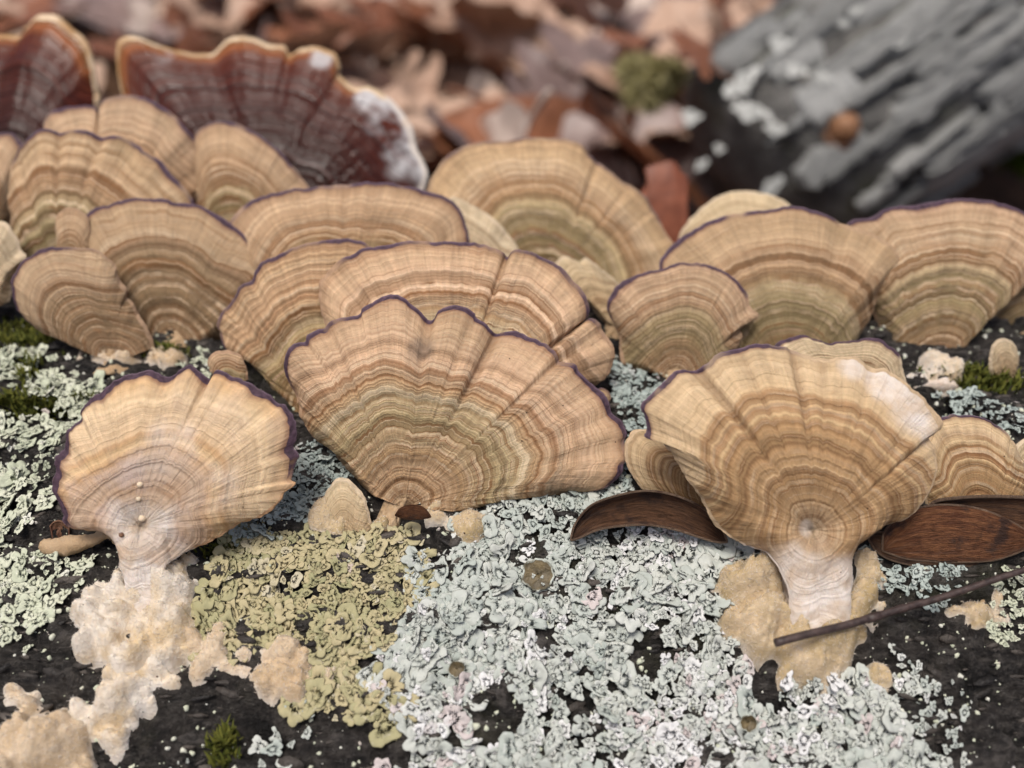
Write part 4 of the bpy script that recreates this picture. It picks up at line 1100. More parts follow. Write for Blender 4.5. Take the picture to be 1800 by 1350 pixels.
# ------------------------------------------------------------------ mycelium mats
def mycelium(label, poly, mat, H0=.22, res=.03, lump=1.6, seed=1, edge=.15, holes_=0.25):
    gp = ground_poly(poly)
    xs_, ys_ = [p[0] for p in gp], [p[1] for p in gp]
    ax = np.arange(min(xs_) - .4, max(xs_) + .4, res); ay = np.arange(min(ys_) - .4, max(ys_) + .4, res)
    X, Y = np.meshgrid(ax, ay)
    sd_ = sdist(X, Y, gp) + edge * fbm(X * 1.8, Y * 1.8, seed, 4, .6)
    rb = np.random.default_rng(seed)
    sd_ = sd_ - holes_ * np.clip(fbm(X * 1.6, Y * 1.6, seed + 40, 3) - .25, 0, 1) * 1.2
    Hh = np.where(sd_ > 0, (H0 * .55 * np.sqrt(np.clip(sd_ / .30, 0, 1)) * (.70 + .6 * noise(X * 1.1, Y * 1.1, seed + 1))), -.3)
    ys2, xs2 = np.where(sd_ > -.16)
    nb = int(len(ys2) * res * res * 34)
    for b in rb.integers(0, len(ys2), nb):
        r = rb.uniform(.045, .10) + .12 * rb.random() ** 3 * lump
        if sd_[ys2[b], xs2[b]] < 0 and rb.random() < .72: continue
        i_, j_ = ys2[b], xs2[b]
        k = int(r / res) + 1
        sl = (slice(max(i_ - k, 0), i_ + k + 1), slice(max(j_ - k, 0), j_ + k + 1))
        d2 = (X[sl] - X[i_, j_]) ** 2 + (Y[sl] - Y[i_, j_]) ** 2
        lift = H0 * sstep(-.05, .35, sd_[i_, j_]) * (.80 + .5 * noise(X[i_, j_] * 1.1, Y[i_, j_] * 1.1, seed + 1)) - r * .05
        Hh[sl] = np.maximum(Hh[sl], lift + np.where(d2 < r * r, np.sqrt(np.maximum(r * r - d2, 0)) * .95, -9))
    kk_ = np.array([1, 3, 4, 3, 1]) / 12
    for _ in range(2):
        Hh = np.apply_along_axis(lambda v: np.convolve(np.pad(v, 2, 'edge'), kk_, 'valid'), 0, Hh)
        Hh = np.apply_along_axis(lambda v: np.convolve(np.pad(v, 2, 'edge'), kk_, 'valid'), 1, Hh)
    Hh = Hh + .035 * fbm(X * 4, Y * 4, seed + 5, 4, .6) + .014 * fbm(X * 24, Y * 24, seed + 6, 2)
    wx_ = X + .15 * noise(X * 2, Y * 2, seed + 60); wy_ = Y + .15 * noise(X * 2, Y * 2, seed + 61)
    Hh = np.where(Hh > -.2, Hh + H0 * (.55 * (.55 - np.abs(noise(wx_ * 1.5, wy_ * 1.5, seed + 70)) * 1.3)) * sstep(0, .2, Hh), Hh)
    Hh = Hh - .06 * np.exp(-np.abs(noise(wx_ * 1.9, wy_ * 1.9, seed + 62)) / .10) - .035 * np.exp(-np.abs(noise(wx_ * 4.2, wy_ * 4.2, seed + 63)) / .08)
    Z = log_smooth(X, Y) * .5 + log_z(X, Y) * .5 + Hh
    thin_ = sstep(.13, .02, Hh) * (.6 + .6 * noise(X * 2, Y * 2, seed + 66))
    sd_ = np.where(Hh > -.2, 1.0, -1.0)
    keep = sd_ > -res * 1.5
    fs = grid_faces(len(ay), len(ax))
    kf = keep.ravel()[fs].all(1)
    fs = fs[kf]
    used = np.unique(fs)
    remap = np.full(X.size, -1); remap[used] = np.arange(len(used))
    P = np.stack([X, Y, Z], -1).reshape(-1, 3)[used]
    fs = remap[fs]
    thn = np.clip(thin_.ravel()[used], 0, 1)
    nf = min(int(len(used) * 1.2), 22000)
    bi = rb.integers(0, len(P), nf)
    bi = bi[P[bi, 2] > log_smooth(P[bi, 0], P[bi, 1]) - .05]
    nf = len(bi)
    dr = rb.normal(0, 1, (nf, 3)) + np.array([0, -.3, .9]); dr /= np.linalg.norm(dr, axis=1, keepdims=True)
    sdv = np.cross(dr, rb.normal(0, 1, (nf, 3))); sdv /= np.linalg.norm(sdv, axis=1, keepdims=True)
    hl = rb.uniform(.03, .075, (nf, 1))
    b0 = P[bi] - dr * .01
    n0 = len(P)
    thn = np.concatenate([thn, np.full(3 * nf, .8)])
    P = np.concatenate([P, b0 - sdv * .006, b0 + sdv * .006, b0 + dr * hl + sdv * hl * .35])
    ftri = np.stack([n0 + np.arange(nf), n0 + nf + np.arange(nf), n0 + 2 * nf + np.arange(nf)], 1)
    c = np.array([P[:, 0].mean(), P[:, 1].mean(), float(log_smooth(P[:, 0].mean(), P[:, 1].mean()))])
    o = link('mycelium_mat', mesh('mycelium_mat', P - c, [fs, ftri], mat, dict(thin=thn)), None, c)
    tag(o, label, 'mycelium')
    return o
mycelium('thick white and cream mycelium mat around the stalk of the pale front-left fungus', [(235,1010),(330,985),(352,1030),(345,1100),(340,1150),(300,1190),(230,1240),(190,1225),(195,1190),(140,1170),(115,1110),(130,1070),(150,1035),(200,1015)], MYC_W, .42, seed=301, lump=1.0, holes_=0.0)
mycelium('tan mycelium strand running right under the mustard lichen', [(300,1135),(345,1125),(400,1150),(470,1138),(545,1145),(575,1180),(530,1205),(440,1215),(395,1195),(330,1180)], MYC_T, .26, seed=311, edge=.07, holes_=0.0)
mycelium('cream mycelium band descending left of the black bark at the bottom left', [(225,1185),(310,1170),(300,1215),(250,1250),(215,1275),(170,1320),(120,1290),(150,1255),(195,1225)], MYC_W, .30, seed=321, edge=.10, holes_=0.0)
mycelium('tan mycelium mound in the bottom left corner', [(40,1245),(110,1240),(170,1260),(180,1300),(170,1370),(60,1420),(-60,1420),(-20,1330)], MYC_T, .34, seed=331)
mycelium('yellowish tan lumpy mycelium mat around the thick white stalk at the right', [(1285,975),(1340,985),(1370,1010),(1400,1060),(1480,1060),(1500,975),(1530,1000),(1535,1090),(1545,1150),(1500,1185),(1430,1190),(1380,1200),(1330,1160),(1270,1110),(1250,1050)], MYC_Y, .36, seed=341, lump=1.5, edge=.26, holes_=.7)
mycelium('low yellow mycelium crust along the foot of the largest fungus', [(535,905),(600,900),(690,905),(695,930),(620,942),(545,930)], MYC_Y, .14, seed=351, lump=2.2, edge=.12)
mycelium('yellow mycelium crumbs right of the red-brown hollow under the largest fungus', [(765,900),(830,893),(845,922),(780,940)], MYC_Y, .14, seed=355, lump=2.2, edge=.12)
mycelium('small tan mycelium cushion at the foot of the thin-stalked fungus', [(1655,1080),(1690,1050),(1750,1050),(1785,1070),(1770,1100),(1700,1105)], MYC_Y, .22, seed=361)
mycelium('pale mycelium crumbs under the grey-tan fungus at the left', [(140,630),(200,625),(280,622),(330,618),(320,640),(240,648),(170,645)], MYC_T, .12, seed=371, edge=.10)
mycelium('white mycelium foot under the tall right-hand fan fungus', [(1590,668),(1630,640),(1680,645),(1695,668),(1640,685)], MYC_W, .16, seed=381, edge=.08)

# ------------------------------------------------------------------ moss
def moss_mat():
    m = NT('moss')
    h = m.attr('hue')
    return m.out(m.mix(h, (.045, .06, .010), (.16, .16, .03)), .8, .2)
MOSS = moss_mat()
def moss(label, px, py, rx, ry, n, seed, ht=.22):
    r_ = np.random.default_rng(seed)
    c = hit(px, py)
    x = c[0] + r_.normal(0, rx, n); y = c[1] + r_.normal(0, ry, n)
    z = log_z(x, y) - .02
    V, Fx, hu = [], [], []
    for i in range(n):
        a = r_.uniform(0, 6.28); h = ht * r_.uniform(.4, 1.1); w = .018
        d = np.array([math.cos(a), math.sin(a), 0]); b = np.array([x[i], y[i], z[i]]); q = np.array([-d[1], d[0], 0])
        tip = b + d * h * .6 + np.array([0, 0, h])
        mid = b + d * h * .2 + np.array([0, 0, h * .6])
        k = len(V)
        V += [b - q * w, b + q * w, mid + q * w * 1.2, mid - q * w * 1.2, tip]
        Fx.append((k, k + 1, k + 2)); Fx.append((k, k + 2, k + 3)); Fx.append((k + 3, k + 2, k + 4))
        hu += [r_.random()] * 5
    o = link('moss', mesh('moss', np.array(V) - c, [np.array(Fx)], MOSS, dict(hue=hu)), None, c)
    tag(o, label, 'moss', None, 'stuff')
moss('dark green moss at the left edge under the small grey-tan fungus', 50, 590, .5, .25, 900, 1)
moss('olive moss in the bark groove between the two pale lichens at the left', 60, 712, .8, .10, 900, 2)
moss('small moss tuft on the pale lichen at the left', 55, 665, .06, .15, 150, 3, .3)
moss('moss tuft at the foot of the broad brown-tan fungus', 290, 625, .18, .08, 300, 4)
moss('olive moss on the log below the tall right-hand fan', 1720, 670, .4, .12, 900, 5)
moss('little yellow-green moss sprig on black bark near the bottom left', 395, 1320, .1, .14, 160, 6, .3)
moss('moss sprigs beside the olive lichen near the white stalk', 400, 960, .2, .06, 200, 7)

# ------------------------------------------------------------------ husks, scales
def wood_mat(name, a, b, c, glo=.45):
    m = NT(name)
    s, t = m.attr('su'), m.attr('sv')
    n = m.noise(m.comb(m.math('MULTIPLY', s, 1.2), m.math('MULTIPLY', t, 14)), 1, 5, .65, '2D')
    n2 = m.noise(m.coord(), 2.2, 4, .65)
    col = m.mix(m.mapr(n, .35, .65, 0, 1), a, b)
    col = m.mix(m.mapr(n2, .54, .66, 0, .85), col, c)
    n3 = m.noise(m.comb(m.math('MULTIPLY', s, 3), m.math('MULTIPLY', t, 60)), 1, 3, .6, '2D')
    col = m.mix(m.mapr(n3, .56, .70, 0, .8), col, tuple(v * .3 for v in a))
    m.bump(m.math('ADD', n, n3), .05)
    return m.out(col, glo, .4)
HUSK = wood_mat('husk_brown', (.10, .036, .016), (.23, .098, .042), (.030, .018, .016))
HUSK_IN = wood_mat('husk_inside', (.075, .036, .020), (.16, .080, .042), (.035, .020, .018), .5)
RIMM = wood_mat('husk_rim', (.24, .15, .10), (.38, .27, .19), (.14, .07, .045), .4)
def shell(name, label, cat, mid, half, wy, elev, dome, mat, rim, th=.03, group=None, upper=(), lower=()):
    """leaf-shaped scale between an upper and a lower edge curve, domed (dome>0 bulges to the viewer)"""
    B = at_y(mid[0], mid[1], wy)
    e = R(elev)
    up = np.array([0, math.cos(e), math.sin(e)]); rt = np.array([1.0, 0, 0]); nn = np.array([0, -math.sin(e), math.cos(e)])
    def onp(p):
        d = ray(*p); q = CAM + d * (np.dot(B - CAM, nn) / np.dot(d, nn)); return q - B
    Uc, _ = resample([(onp(p) @ rt, onp(p) @ up) for p in upper], 70)
    Lc, _ = resample([(onp(p) @ rt, onp(p) @ up) for p in lower], 70)
    nt = 22
    t = np.linspace(0, 1, nt)[:, None, None]
    G = Lc[None] * (1 - t) + Uc[None] * t
    s = np.linspace(0, 1, 70)[None]; tt_ = t[..., 0]
    env = (4 * s * (1 - s)) ** .5
    h = dome * (4 * tt_ * (1 - tt_)) ** .7 * env + .02 * fbm(s * 6, tt_ * 9, 77, 4)
    A = G[..., :1] * rt + G[..., 1:] * up + h[..., None] * nn
    Bk = A - nn * th * (.25 + .75 * (4 * tt_ * (1 - tt_) * env))[..., None]
    V = np.concatenate([A.reshape(-1, 3), Bk.reshape(-1, 3)])
    f = grid_faces(nt, 70)
    n0 = nt * 70
    su = np.broadcast_to(s * 6, (nt, 70)).ravel(); sv = np.broadcast_to(tt_, (nt, 70)).ravel()
    root = empty(name, B); tag(root, label, cat, group)
    link('shell', mesh('shell', V, [f, f[:, ::-1] + n0], mat, dict(su=np.concatenate([su, su]), sv=np.concatenate([sv, sv]))), root)
    edge = np.concatenate([A[0], A[-1][::-1]])
    edge = np.concatenate([edge, edge[:1]])
    Vt, Ft = tube(edge - nn * th * .3, np.full(len(edge), th * .75), 8, False)
    link('rim', mesh('rim', Vt, Ft, rim, dict(su=np.linspace(0, 12, len(Vt)), sv=np.linspace(0, 40, len(Vt)) % 1)), root)
    return root
HG = 'brown husks lying on the log'
shell('husk', 'thin curved brown husk, hollow side facing out, between the two large front fungi', 'husk', (1140, 915), 0, 9.93, 50, -.22, HUSK_IN, RIMM, .026, HG,
      upper=[(1004,945),(1012,920),(1040,888),(1090,870),(1140,863),(1190,872),(1235,893),(1265,920),(1278,950)],
      lower=[(1004,950),(1020,945),(1050,932),(1090,925),(1140,923),(1190,932),(1230,945),(1260,953),(1278,953)])
shell('husk', 'front brown scale with wood grain and black stains, right of the thick white stalk', 'husk', (1680, 940), 0, 9.74, 50, .085, HUSK, RIMM, .026, HG,
      upper=[(1552,965),(1556,935),(1585,905),(1630,890),(1680,888),(1730,897),(1775,916),(1812,938),(1826,950)],
      lower=[(1552,968),(1570,975),(1600,983),(1650,987),(1700,988),(1745,985),(1780,975),(1810,962),(1826,952)])
shell('husk', 'dark brown husk tucked behind the grainy scale at the right edge', 'husk', (1740, 905), 0, 9.97, 50, -.18, HUSK_IN, RIMM, .04, HG,
      upper=[(1630,900),(1645,882),(1690,875),(1750,873),(1810,876),(1870,888),(1900,915)],
      lower=[(1630,903),(1660,915),(1700,925),(1760,940),(1820,950),(1870,940),(1900,920)])
shell('husk', 'dark lower edge of a husk showing beneath the grainy scale', 'husk', (1590, 970), 0, 9.62, 45, .1, HUSK_IN, RIMM, .03, HG,
      upper=[(1528,945),(1540,937),(1560,938),(1620,950),(1680,970),(1720,990)], lower=[(1528,948),(1540,968),(1570,985),(1620,995),(1680,995),(1720,993)])
shell('husk', 'tiny red-brown husk sliver in the hollow under the largest fungus', 'husk', (725, 902), 0, 9.98, 50, .05, HUSK, HUSK, .015, HG,
      upper=[(695,905),(705,893),(725,888),(745,893),(757,908)], lower=[(695,906),(710,912),(730,913),(748,911),(757,909)])
def curl_mat():
    m = NT('dry_curl')
    n = m.noise(m.coord(), 3, 4, .6)
    m.bump(n, .05)
    return m.out(m.mix(m.mapr(n, .35, .65, 0, 1), (.10, .045, .03), (.24, .13, .075)), .6, .3)
CURL = curl_mat()
shell('leaf_scrap', 'small dark brown curled leaf scrap under the left side of the pale front-left fungus', 'leaf scrap', (107, 950), 0, 10.0, 62, -.06, CURL, CURL, .02, None,
      upper=[(88,925),(95,918),(105,916),(115,922),(121,930)], lower=[(97,968),(103,975),(112,978),(118,970),(121,945)])
P = np.array([hit(80, 968), hit(100, 972), hit(130, 968), hit(165, 960), hit(200, 945), hit(225, 955)]) + np.array([0, 0, .14])
P, _ = resample(P, 30)
V, Fl = tube(P, .10 + .05 * np.sin(np.linspace(0, 7, 30)) + .06 * np.linspace(0, 1, 30), 14, True, .25, 5)
c = P[15]
tag(link('fungus_strand', mesh('fungus_strand', V - c, Fl, STIPE_T), None, c), 'knobbly tan strand of young fungus lying left of the white stalk', 'fungus')

# ------------------------------------------------------------------ thin twig across the right foreground
def twig_mat():
    m = NT('twig')
    n = m.noise(m.coord(), 5, 4, .6)
    m.bump(n, .03)
    return m.out(m.mix(m.mapr(n, .35, .65, 0, 1), (.030, .020, .019), (.085, .058, .052)), .5, .4)
TW = twig_mat()
p0 = hit(1363, 1130); p0 = p0 + (CAM - p0) / np.linalg.norm(CAM - p0) * .78
p2 = at_y(1830, 992, 9.2)
q = []
for t in np.linspace(0, 1, 40):
    w = p0 * (1 - t) + p2 * t
    w = w + np.array([0, 0, -.10 * math.sin(math.pi * t) + .012 * math.sin(t * 17)])
    q.append(w)
q = np.array(q)
rr_ = .062 - .012 * np.linspace(0, 1, 40); rr_[18] *= 1.15
V, Fl = tube(q, rr_, 12, True, .05, 9)
root = empty('twig', q[0]); tag(root, 'thin dark brown twig lying diagonally across the mycelium below the thick white stalk', 'twig')
link('shaft', mesh('shaft', V - q[0], Fl, TW), root)
V, Fl = tube(q[13:16] + np.array([0, 0, .002]), np.array([.066, .07, .066]), 12, True)
link('joint', mesh('joint', V - q[0], Fl, TW), root)

# cream exudate drops and a crumb on the pale cap
def blob(name, key, px, py, r, mat, label, cat, group=None):
    c = on_cap(key, px, py)
    t = np.linspace(0, 1, 9)
    P = np.stack([0 * t, 0 * t, (t * 2 - 1) * r], 1)
    V, Fl = tube(P, r * np.sqrt(np.clip(1 - (t * 2 - 1) ** 2, .004, 1)), 14, True, .12, int(px))
    tag(link(name, mesh(name, V, Fl, mat), None, c), label, cat, group)
DR = NT('cream_drop'); DRM = DR.out((.70, .58, .43), .7, .2, .2)
K1 = 'pale cream bracket fungus with broad violet frilled rim and white stalk, front left'
blob('drop', K1, 246, 851, .05, DRM, 'topmost and roundest of three cream drops on the pale front-left fungus', 'drop', 'cream drops')
blob('drop', K1, 244, 878, .042, DRM, 'middle one of three cream drops on the pale front-left fungus', 'drop', 'cream drops')
blob('drop', K1, 250, 910, .055, DRM, 'lowest and largest of three cream drops on the pale front-left fungus', 'drop', 'cream drops')
blob('crumb', K1, 213, 940, .04, CURL, 'tan crumb stuck to the left side of the white stalk, front left', 'crumb')

# ------------------------------------------------------------------ lichen cups
def cup(label, px, py, r, lift, deep=.3, white_arc=1.0, parent=None):
    p = hit(px, py)
    n = log_n(np.array(p[0]), np.array(p[1]))
    n = n + np.array([0, -.35, 0]); n /= np.linalg.norm(n)
    t = np.array([1.0, 0, 0]); t = t - n * (t @ n); t /= np.linalg.norm(t); b = np.cross(n, t)
    th = np.linspace(0, 2 * np.pi, 40, endpoint=False)
    wob = 1 + .16 * fbm(np.cos(th) * 1.8 + px, np.sin(th) * 1.5, 3, 3)
    def ring(f, z): return np.outer(np.cos(th) * r * f * wob, t) + np.outer(np.sin(th) * r * f * wob, b) + n * (z * r)
    c = np.array(p) + n * lift
    disc = np.concatenate([ring(f, z + 0) + n * (.05 * r * noise(np.cos(th) * 4 * f, np.sin(th) * 4 * f, 8))[:, None] for f, z in ((.05, -deep), (.4, -deep * .9), (.75, -deep * .5), (.95, -.02))])
    wall = np.concatenate([ring(f, z) for f, z in ((.95, -.02), (.99, .04), (1.08, .0), (1.0, -.35), (.6, -.8))])
    root = empty('lichen_cup', c); tag(root, label, 'lichen cup', 'lichen cups')
    link('disc', mesh('disc', disc, [grid_faces(4, 40, True), np.arange(40)[None]], CUPD), root)
    link('rim', mesh('rim', wall, [grid_faces(5, 40, True)], CUPR), root)
def cup_mats():
    m = NT('cup_disc')
    n = m.noise(m.coord(), 6, 4, .6)
    m.bump(n, .05)
    a = m.out(m.mix(m.mapr(n, .35, .65, 0, 1), (.050, .040, .022), (.17, .13, .065)), .5, .4)
    m = NT('cup_rim')
    return a, m.out(m.mix(m.mapr(m.noise(m.coord(), 5, 3, .6), .42, .58, 0, 1), (.10, .09, .06), (.56, .60, .54)), .7, .2)
CUPD, CUPR = cup_mats()
cup('brown wrinkled lichen cup with pale rim on the mint lichen, below the largest fungus', 945, 1010, .24, .20, .15)
cup('small olive lichen cup near the yellow lichen on the mint lichen', 803, 1172, .12, .16, .25)
cup('small lichen cup with ochre disc near the bottom, below the stalked fungus', 1312, 1266, .12, .16, .5)
cup('dark round cup with pale rim beside the thick white stalk', 1324, 990, .13, .28, .5)

# ------------------------------------------------------------------ oak leaves on the forest floor
def leaf_template(k):
    r_ = np.random.default_rng(500 + k)
    n = 60
    s = np.linspace(0, 1, n)
    body = .10 + .20 * np.sin(np.pi * np.clip(s * .95 + .02, 0, 1)) ** .8 * (.55 + .7 * s)
    nl = r_.integers(3, 5)
    lob = np.abs(np.sin(np.pi * (s * nl + r_.uniform(0, .4)))) ** .7
    rnd = k == 5
    wL = body * (1.0 if rnd else (0.24 + 1.12 * lob)) * np.sqrt(np.clip(s / .06, 0, 1)) * np.sqrt(np.clip((1 - s) / .07, 0, 1))
    lob2 = np.abs(np.sin(np.pi * (s * nl + r_.uniform(.1, .6)))) ** .7
    wR = body * (1.0 if rnd else (0.24 + 1.12 * lob2)) * np.sqrt(np.clip(s / .06, 0, 1)) * np.sqrt(np.clip((1 - s) / .07, 0, 1))
    nt = 13
    t = np.linspace(-1, 1, nt)[None]
    W = np.where(t < 0, wL[:, None], wR[:, None])
    sweep = .22 * np.abs(t) * lob[:, None] * (0 if rnd else 1)
    x = s[:, None] + sweep * .35 + 0 * t
    y = t * W
    curl = r_.uniform(-.3, .4); bend = r_.uniform(-.3, .3)
    z = curl * y ** 2 * 3 + bend * (x - .5) ** 2 + .05 * fbm(x * 3, y * 4 + k, 70 + k, 3) + .012 * (1 - np.clip(np.abs(y) / .02, 0, 1)) * -1
    V = np.stack([x - .5, y, z], -1).reshape(-1, 3)
    me = mesh('blade', V, [grid_faces(n, nt)], None)
    Ps = np.array([[-.5 - .16, .02, z[0, 6] + .01], [-.52, .005, z[0, 6]], [-.2, 0, z[18, 6] - .006], [.1, 0, z[36, 6] - .006], [.42, 0, z[54, 6] - .004]])
    Ps, _ = resample(Ps, 24)
    Vt, Ft = tube(Ps, np.linspace(.012, .004, 24), 6, True)
    mv = mesh('midrib', Vt, Ft, None)
    return me, mv
def leaf_mat(name, a, b, vein, rough):
    m = NT(name)
    c = m.coord(); oi = m.n('ObjectInfo')
    n = m.noise(c, 4, 4, .6)
    col = m.mix(oi.outputs['Random'], a, b)
    col = m.mix(m.mapr(n, .48, .7, 0, .6), col, tuple(v * .45 for v in a))
    m.bump(n, .02)
    return m.out(col, rough, .35)
LM = [leaf_mat('leaf_pink_tan', (.54, .375, .28), (.40, .25, .175), None, .5),
      leaf_mat('leaf_russet', (.17, .062, .032), (.30, .125, .065), None, .45),
      leaf_mat('leaf_grey_brown', (.17, .12, .115), (.27, .19, .17), None, .4),
      leaf_mat('leaf_dark', (.06, .028, .018), (.10, .045, .03), None, .4),
      leaf_mat('leaf_pale', (.60, .49, .42), (.48, .40, .36), None, .45)]
LT = [leaf_template(k) for k in range(7)]
LTM = {}
def leaf_me(k, mi):
    if (k, mi) not in LTM:
        a, b = LT[k][0].copy(), LT[k][1].copy()
        a.name, b.name = 'blade', 'midrib'
        a.materials.append(LM[mi]); b.materials.append(LM[mi])
        LTM[k, mi] = (a, b)
    return LTM[k, mi]
LEAF_LABELS = ['pinkish tan fallen oak leaf in the blurred litter behind the log', 'russet fallen oak leaf in the blurred litter behind the log', 'grey-brown fallen oak leaf in the blurred litter behind the log', 'dark brown wet fallen oak leaf in the blurred litter behind the log', 'pale fallen oak leaf in the blurred litter behind the log']
LEAF_GROUPS = ['pinkish tan fallen oak leaves', 'russet fallen oak leaves', 'grey-brown fallen oak leaves', 'dark brown fallen oak leaves', 'pale fallen oak leaves']
def leaf(loc, size, rot, k, mi, label=None, group=None):
    o = empty('oak_leaf', loc)
    o.rotation_euler = rot
    tag(o, label or LEAF_LABELS[mi], 'leaf', group or LEAF_GROUPS[mi])
    a, b = leaf_me(k, mi)
    for nm, me in (('blade', a), ('midrib', b)):
        p = link(nm, me, o); p.scale = (size, size, size)
    return o
# the leaves the photograph lets one point at
def leaf_at(px, py, z, size, rot, k, mi, label):
    leaf(at_z(px, py, z), size, tuple(R(v) for v in rot), k, mi, label, 'singled-out leaves')
leaf_at(800, 100, 3.2, 15, (25, 10, 140), 0, 0, 'large pinkish tan lobed oak leaf at the top centre of the litter')
leaf_at(985, 175, 3.6, 12, (30, -15, 60), 1, 2, 'grey-purple oak leaf with tan lobed tips right of the top centre')
leaf_at(985, 110, 3.9, 8, (35, 0, 20), 3, 0, 'tan finger-lobed oak leaf lying over the grey-purple leaf')
leaf_at(1120, 10, 2.5, 12, (15, 0, 0), 4, 4, 'palest pink leaf cut by the top edge right of centre')
leaf_at(860, 200, 2.8, 9, (45, 5, 80), 5, 4, 'pale whitish leaf standing just above the large blurred tan fungus')
leaf_at(700, 170, 3.0, 10, (50, 0, -65), 2, 0, 'pink-brown folded leaf right of the large red fungus')
leaf_at(1105, 262, 3.0, 8, (50, 0, 85), 5, 4, 'lilac-grey pale leaf between the blurred tan fungus and the grey log')
leaf_at(300, 45, 3.2, 10, (35, 10, 70), 2, 4, 'greyish white leaf tip just above the large red fungus')
leaf_at(480, 40, 3.4, 17, (20, -8, 10), 3, 0, 'wide pink-tan leaf above the large red fungus')
# red-orange leaf scrap by the fungus
def red_leaf_mat():
    m = NT('leaf_red')
    n = m.noise(m.coord(), 3, 4, .6)
    return m.out(m.mix(m.mapr(n, .35, .65, 0, 1), (.17, .052, .028), (.26, .085, .045)), .5, .35)
LRED = red_leaf_mat()
shell('red_leaf', 'dull red-brown leaf scrap standing upright between the blurred tan fungus and the grey log', 'leaf', (1172, 350), 0, 22.5, 62, .25, LRED, LRED, .04, None,
      upper=[(1128,420),(1126,350),(1140,318),(1134,298),(1156,288),(1182,284),(1196,302),(1208,318),(1207,360),(1214,420)], lower=[(1128,424),(1140,480),(1165,520),(1185,530),(1205,480),(1214,424)])
nleaf = 0
tries = 0
r_ = np.random.default_rng(4242)
while nleaf < 210:
    px = r_.uniform(-150, 1950); py = r_.uniform(-110, 420) ** 1.0
    p = at_z(px, py, 0.6)
    rel = p - A0; dax = abs(np.dot(rel[:2], side[:2]))
    if dax < R2 * .92 and np.dot(rel[:2], ad[:2]) > L0: 
        tries += 1
        if tries > 4000: break
        continue
    mi = int(r_.choice([0, 1, 2, 3, 4], p=[.44, .20, .14, .10, .12]))
    sz = r_.uniform(9, 17)
    z = r_.uniform(.3, 4.2)
    leaf((p[0], p[1], z), sz, (r_.normal(.05, .36), r_.normal(0, .36), r_.uniform(0, 6.28)), int(r_.integers(7)), mi)
    nleaf += 1

# ------------------------------------------------------------------ things on and by the grey log
def nut_mat():
    m = NT('acorn_cap')
    n = m.noise(m.coord(), 2, 4, .6)
    m.bump(n, .1)
    return m.out(m.mix(m.mapr(n, .35, .65, 0, 1), (.16, .065, .028), (.34, .18, .095)), .4, .4)
def on_log2(px, py):
    d = ray(px, py)
    lo = 20.0
    for t in np.arange(15, 120, .1):
        p = CAM + d * t
        rel = p - axc
        w = rel - ad * (rel @ ad)
        if np.linalg.norm(w) < R2: 
            return p, w / np.linalg.norm(w)
    return CAM + d * 50, upv
p, nrm = on_log2(1475, 240)
root = empty('acorn', p); tag(root, 'orange-brown acorn shell lodged on the grey log', 'acorn')
t = np.linspace(0, 1, 12)
Pn = np.outer(np.linspace(-.35, 1.2, 12), np.array([.15, -.35, .9]) / np.linalg.norm([.15, -.35, .9]))
V, Fl = tube(Pn, (.15 + 1.0 * np.sin(np.pi * np.clip(t * .92 + .04, 0, 1)) ** .6) * .62, 20, True, .08, 3)
link('nut', mesh('nut', V, Fl, nut_mat()), root)
V, Fl = tube(Pn[:5] * 1.04 - np.array([0, 0, .1]), np.array([.3, 1.0, 1.22, 1.3, 1.18]) * .62, 20, True, .12, 4)
link('cupule', mesh('cupule', V, Fl, CURL), root)
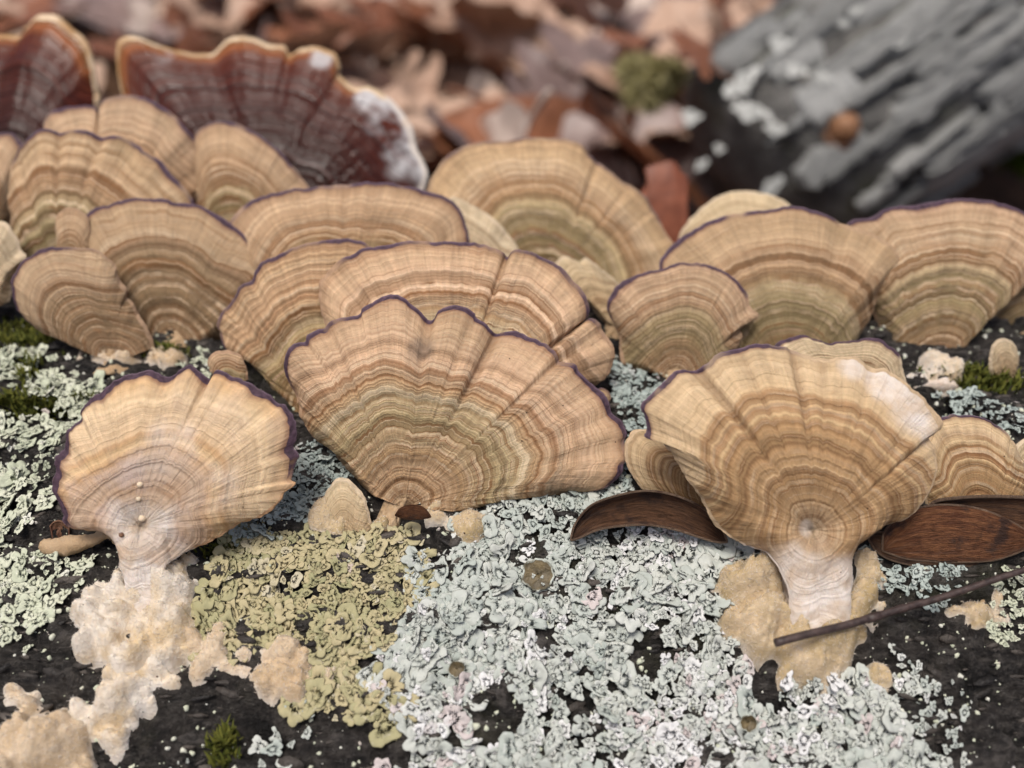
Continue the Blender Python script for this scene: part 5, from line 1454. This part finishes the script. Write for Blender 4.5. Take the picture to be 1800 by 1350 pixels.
# olive moss cushion at the near-left flank of the grey log
def cushion(label, px, py, r, n, seed, cols):
    p, nrm = on_log2(px, py)
    r_ = np.random.default_rng(seed)
    lob = r_.normal(0, r * .55, (5, 3))
    m = NT('moss_cushion'); m.out(m.mix(m.attr('hue'), *cols), .85, .15)
    V, Fx, hu = [], [], []
    for i in range(n):
        d = r_.normal(0, 1, 3); d /= np.linalg.norm(d); b = lob[i % 5] + d * r * .55 * np.array([1.2, 1, .9]) * r_.random() ** .4 
        d2 = d + r_.normal(0, .4, 3); w = np.cross(d2, r_.normal(0, 1, 3)); w /= np.linalg.norm(w)
        L_ = r_.uniform(.2, .5); k = len(V)
        V += [b - w * .09, b + w * .09, b + d2 * L_]; Fx.append((k, k + 1, k + 2)); hu += [r_.random()] * 3
    o = link('moss_cushion', mesh('moss_cushion', V, [np.array(Fx)], m.m, dict(hue=hu)), None, p)
    tag(o, label, 'moss', None, 'stuff')
cushion('yellow-olive moss cushion on the near end of the grey log', 1160, 150, 1.5, 4000, 1, ((.26, .235, .09), (.50, .45, .25)))
cushion('small green moss patch under the grey log at the right edge', 1800, 280, 1.0, 1200, 2, ((.05, .09, .01), (.14, .20, .02)))
# brown leaf and pale flecks on the log: lichen, and wet glints put into colour
p, nrm = on_log2(1245, 125)
leaf(p + nrm * .8, 6, (.5, .3, 1.0), 2, 1, 'small russet leaf lying on the near side of the grey log', 'singled-out leaves')
FL = NT('pale_fleck'); FLm = FL.out((.46, .47, .45), .5, .5)
fm = [mesh('lichen_glint', TPL[k][0], [TPL[k][1], TPL[k][2]], FLm) for k in range(4)]
for k, (px, py, s) in enumerate([(1310,158,.9),(1370,95,.7),(1325,210,.7),(1355,235,.6),(1500,40,.4),(1690,190,.35),(1735,180,.45),(1480,60,.3),(1230,300,.4),(1260,270,.3),(1295,175,.6),(1300,205,.5),(1575,85,.5),(1215,220,.6),(1400,140,.5),(1440,150,.5),(1345,330,.7)]):
    p, nrm = on_log2(px, py)
    o = link('lichen_glint', fm[k % 4], root2)
    tn = np.cross(nrm, ad)
    o.matrix_local = mathutils.Matrix.Translation(mathutils.Vector(p + nrm * .75 - loc2)) @ mathutils.Matrix(np.stack([ad * s, tn * s, nrm * s * .3], 1).tolist()).to_4x4()
# straw-coloured stick in the litter
a_, b_ = at_z(1235, 95, 3.5), at_z(1345, -20, 4.5)
Pq = np.linspace(a_, b_, 12)
V, Fl = tube(Pq, np.full(12, .42), 10, True, .08, 6)
SM = NT('stick'); sm_ = SM.out((.40, .27, .19), .6, .3)
tag(link('stick', mesh('stick', V - a_, Fl, sm_), None, a_), 'straight tan stick at the top, left of the grey log', 'stick')
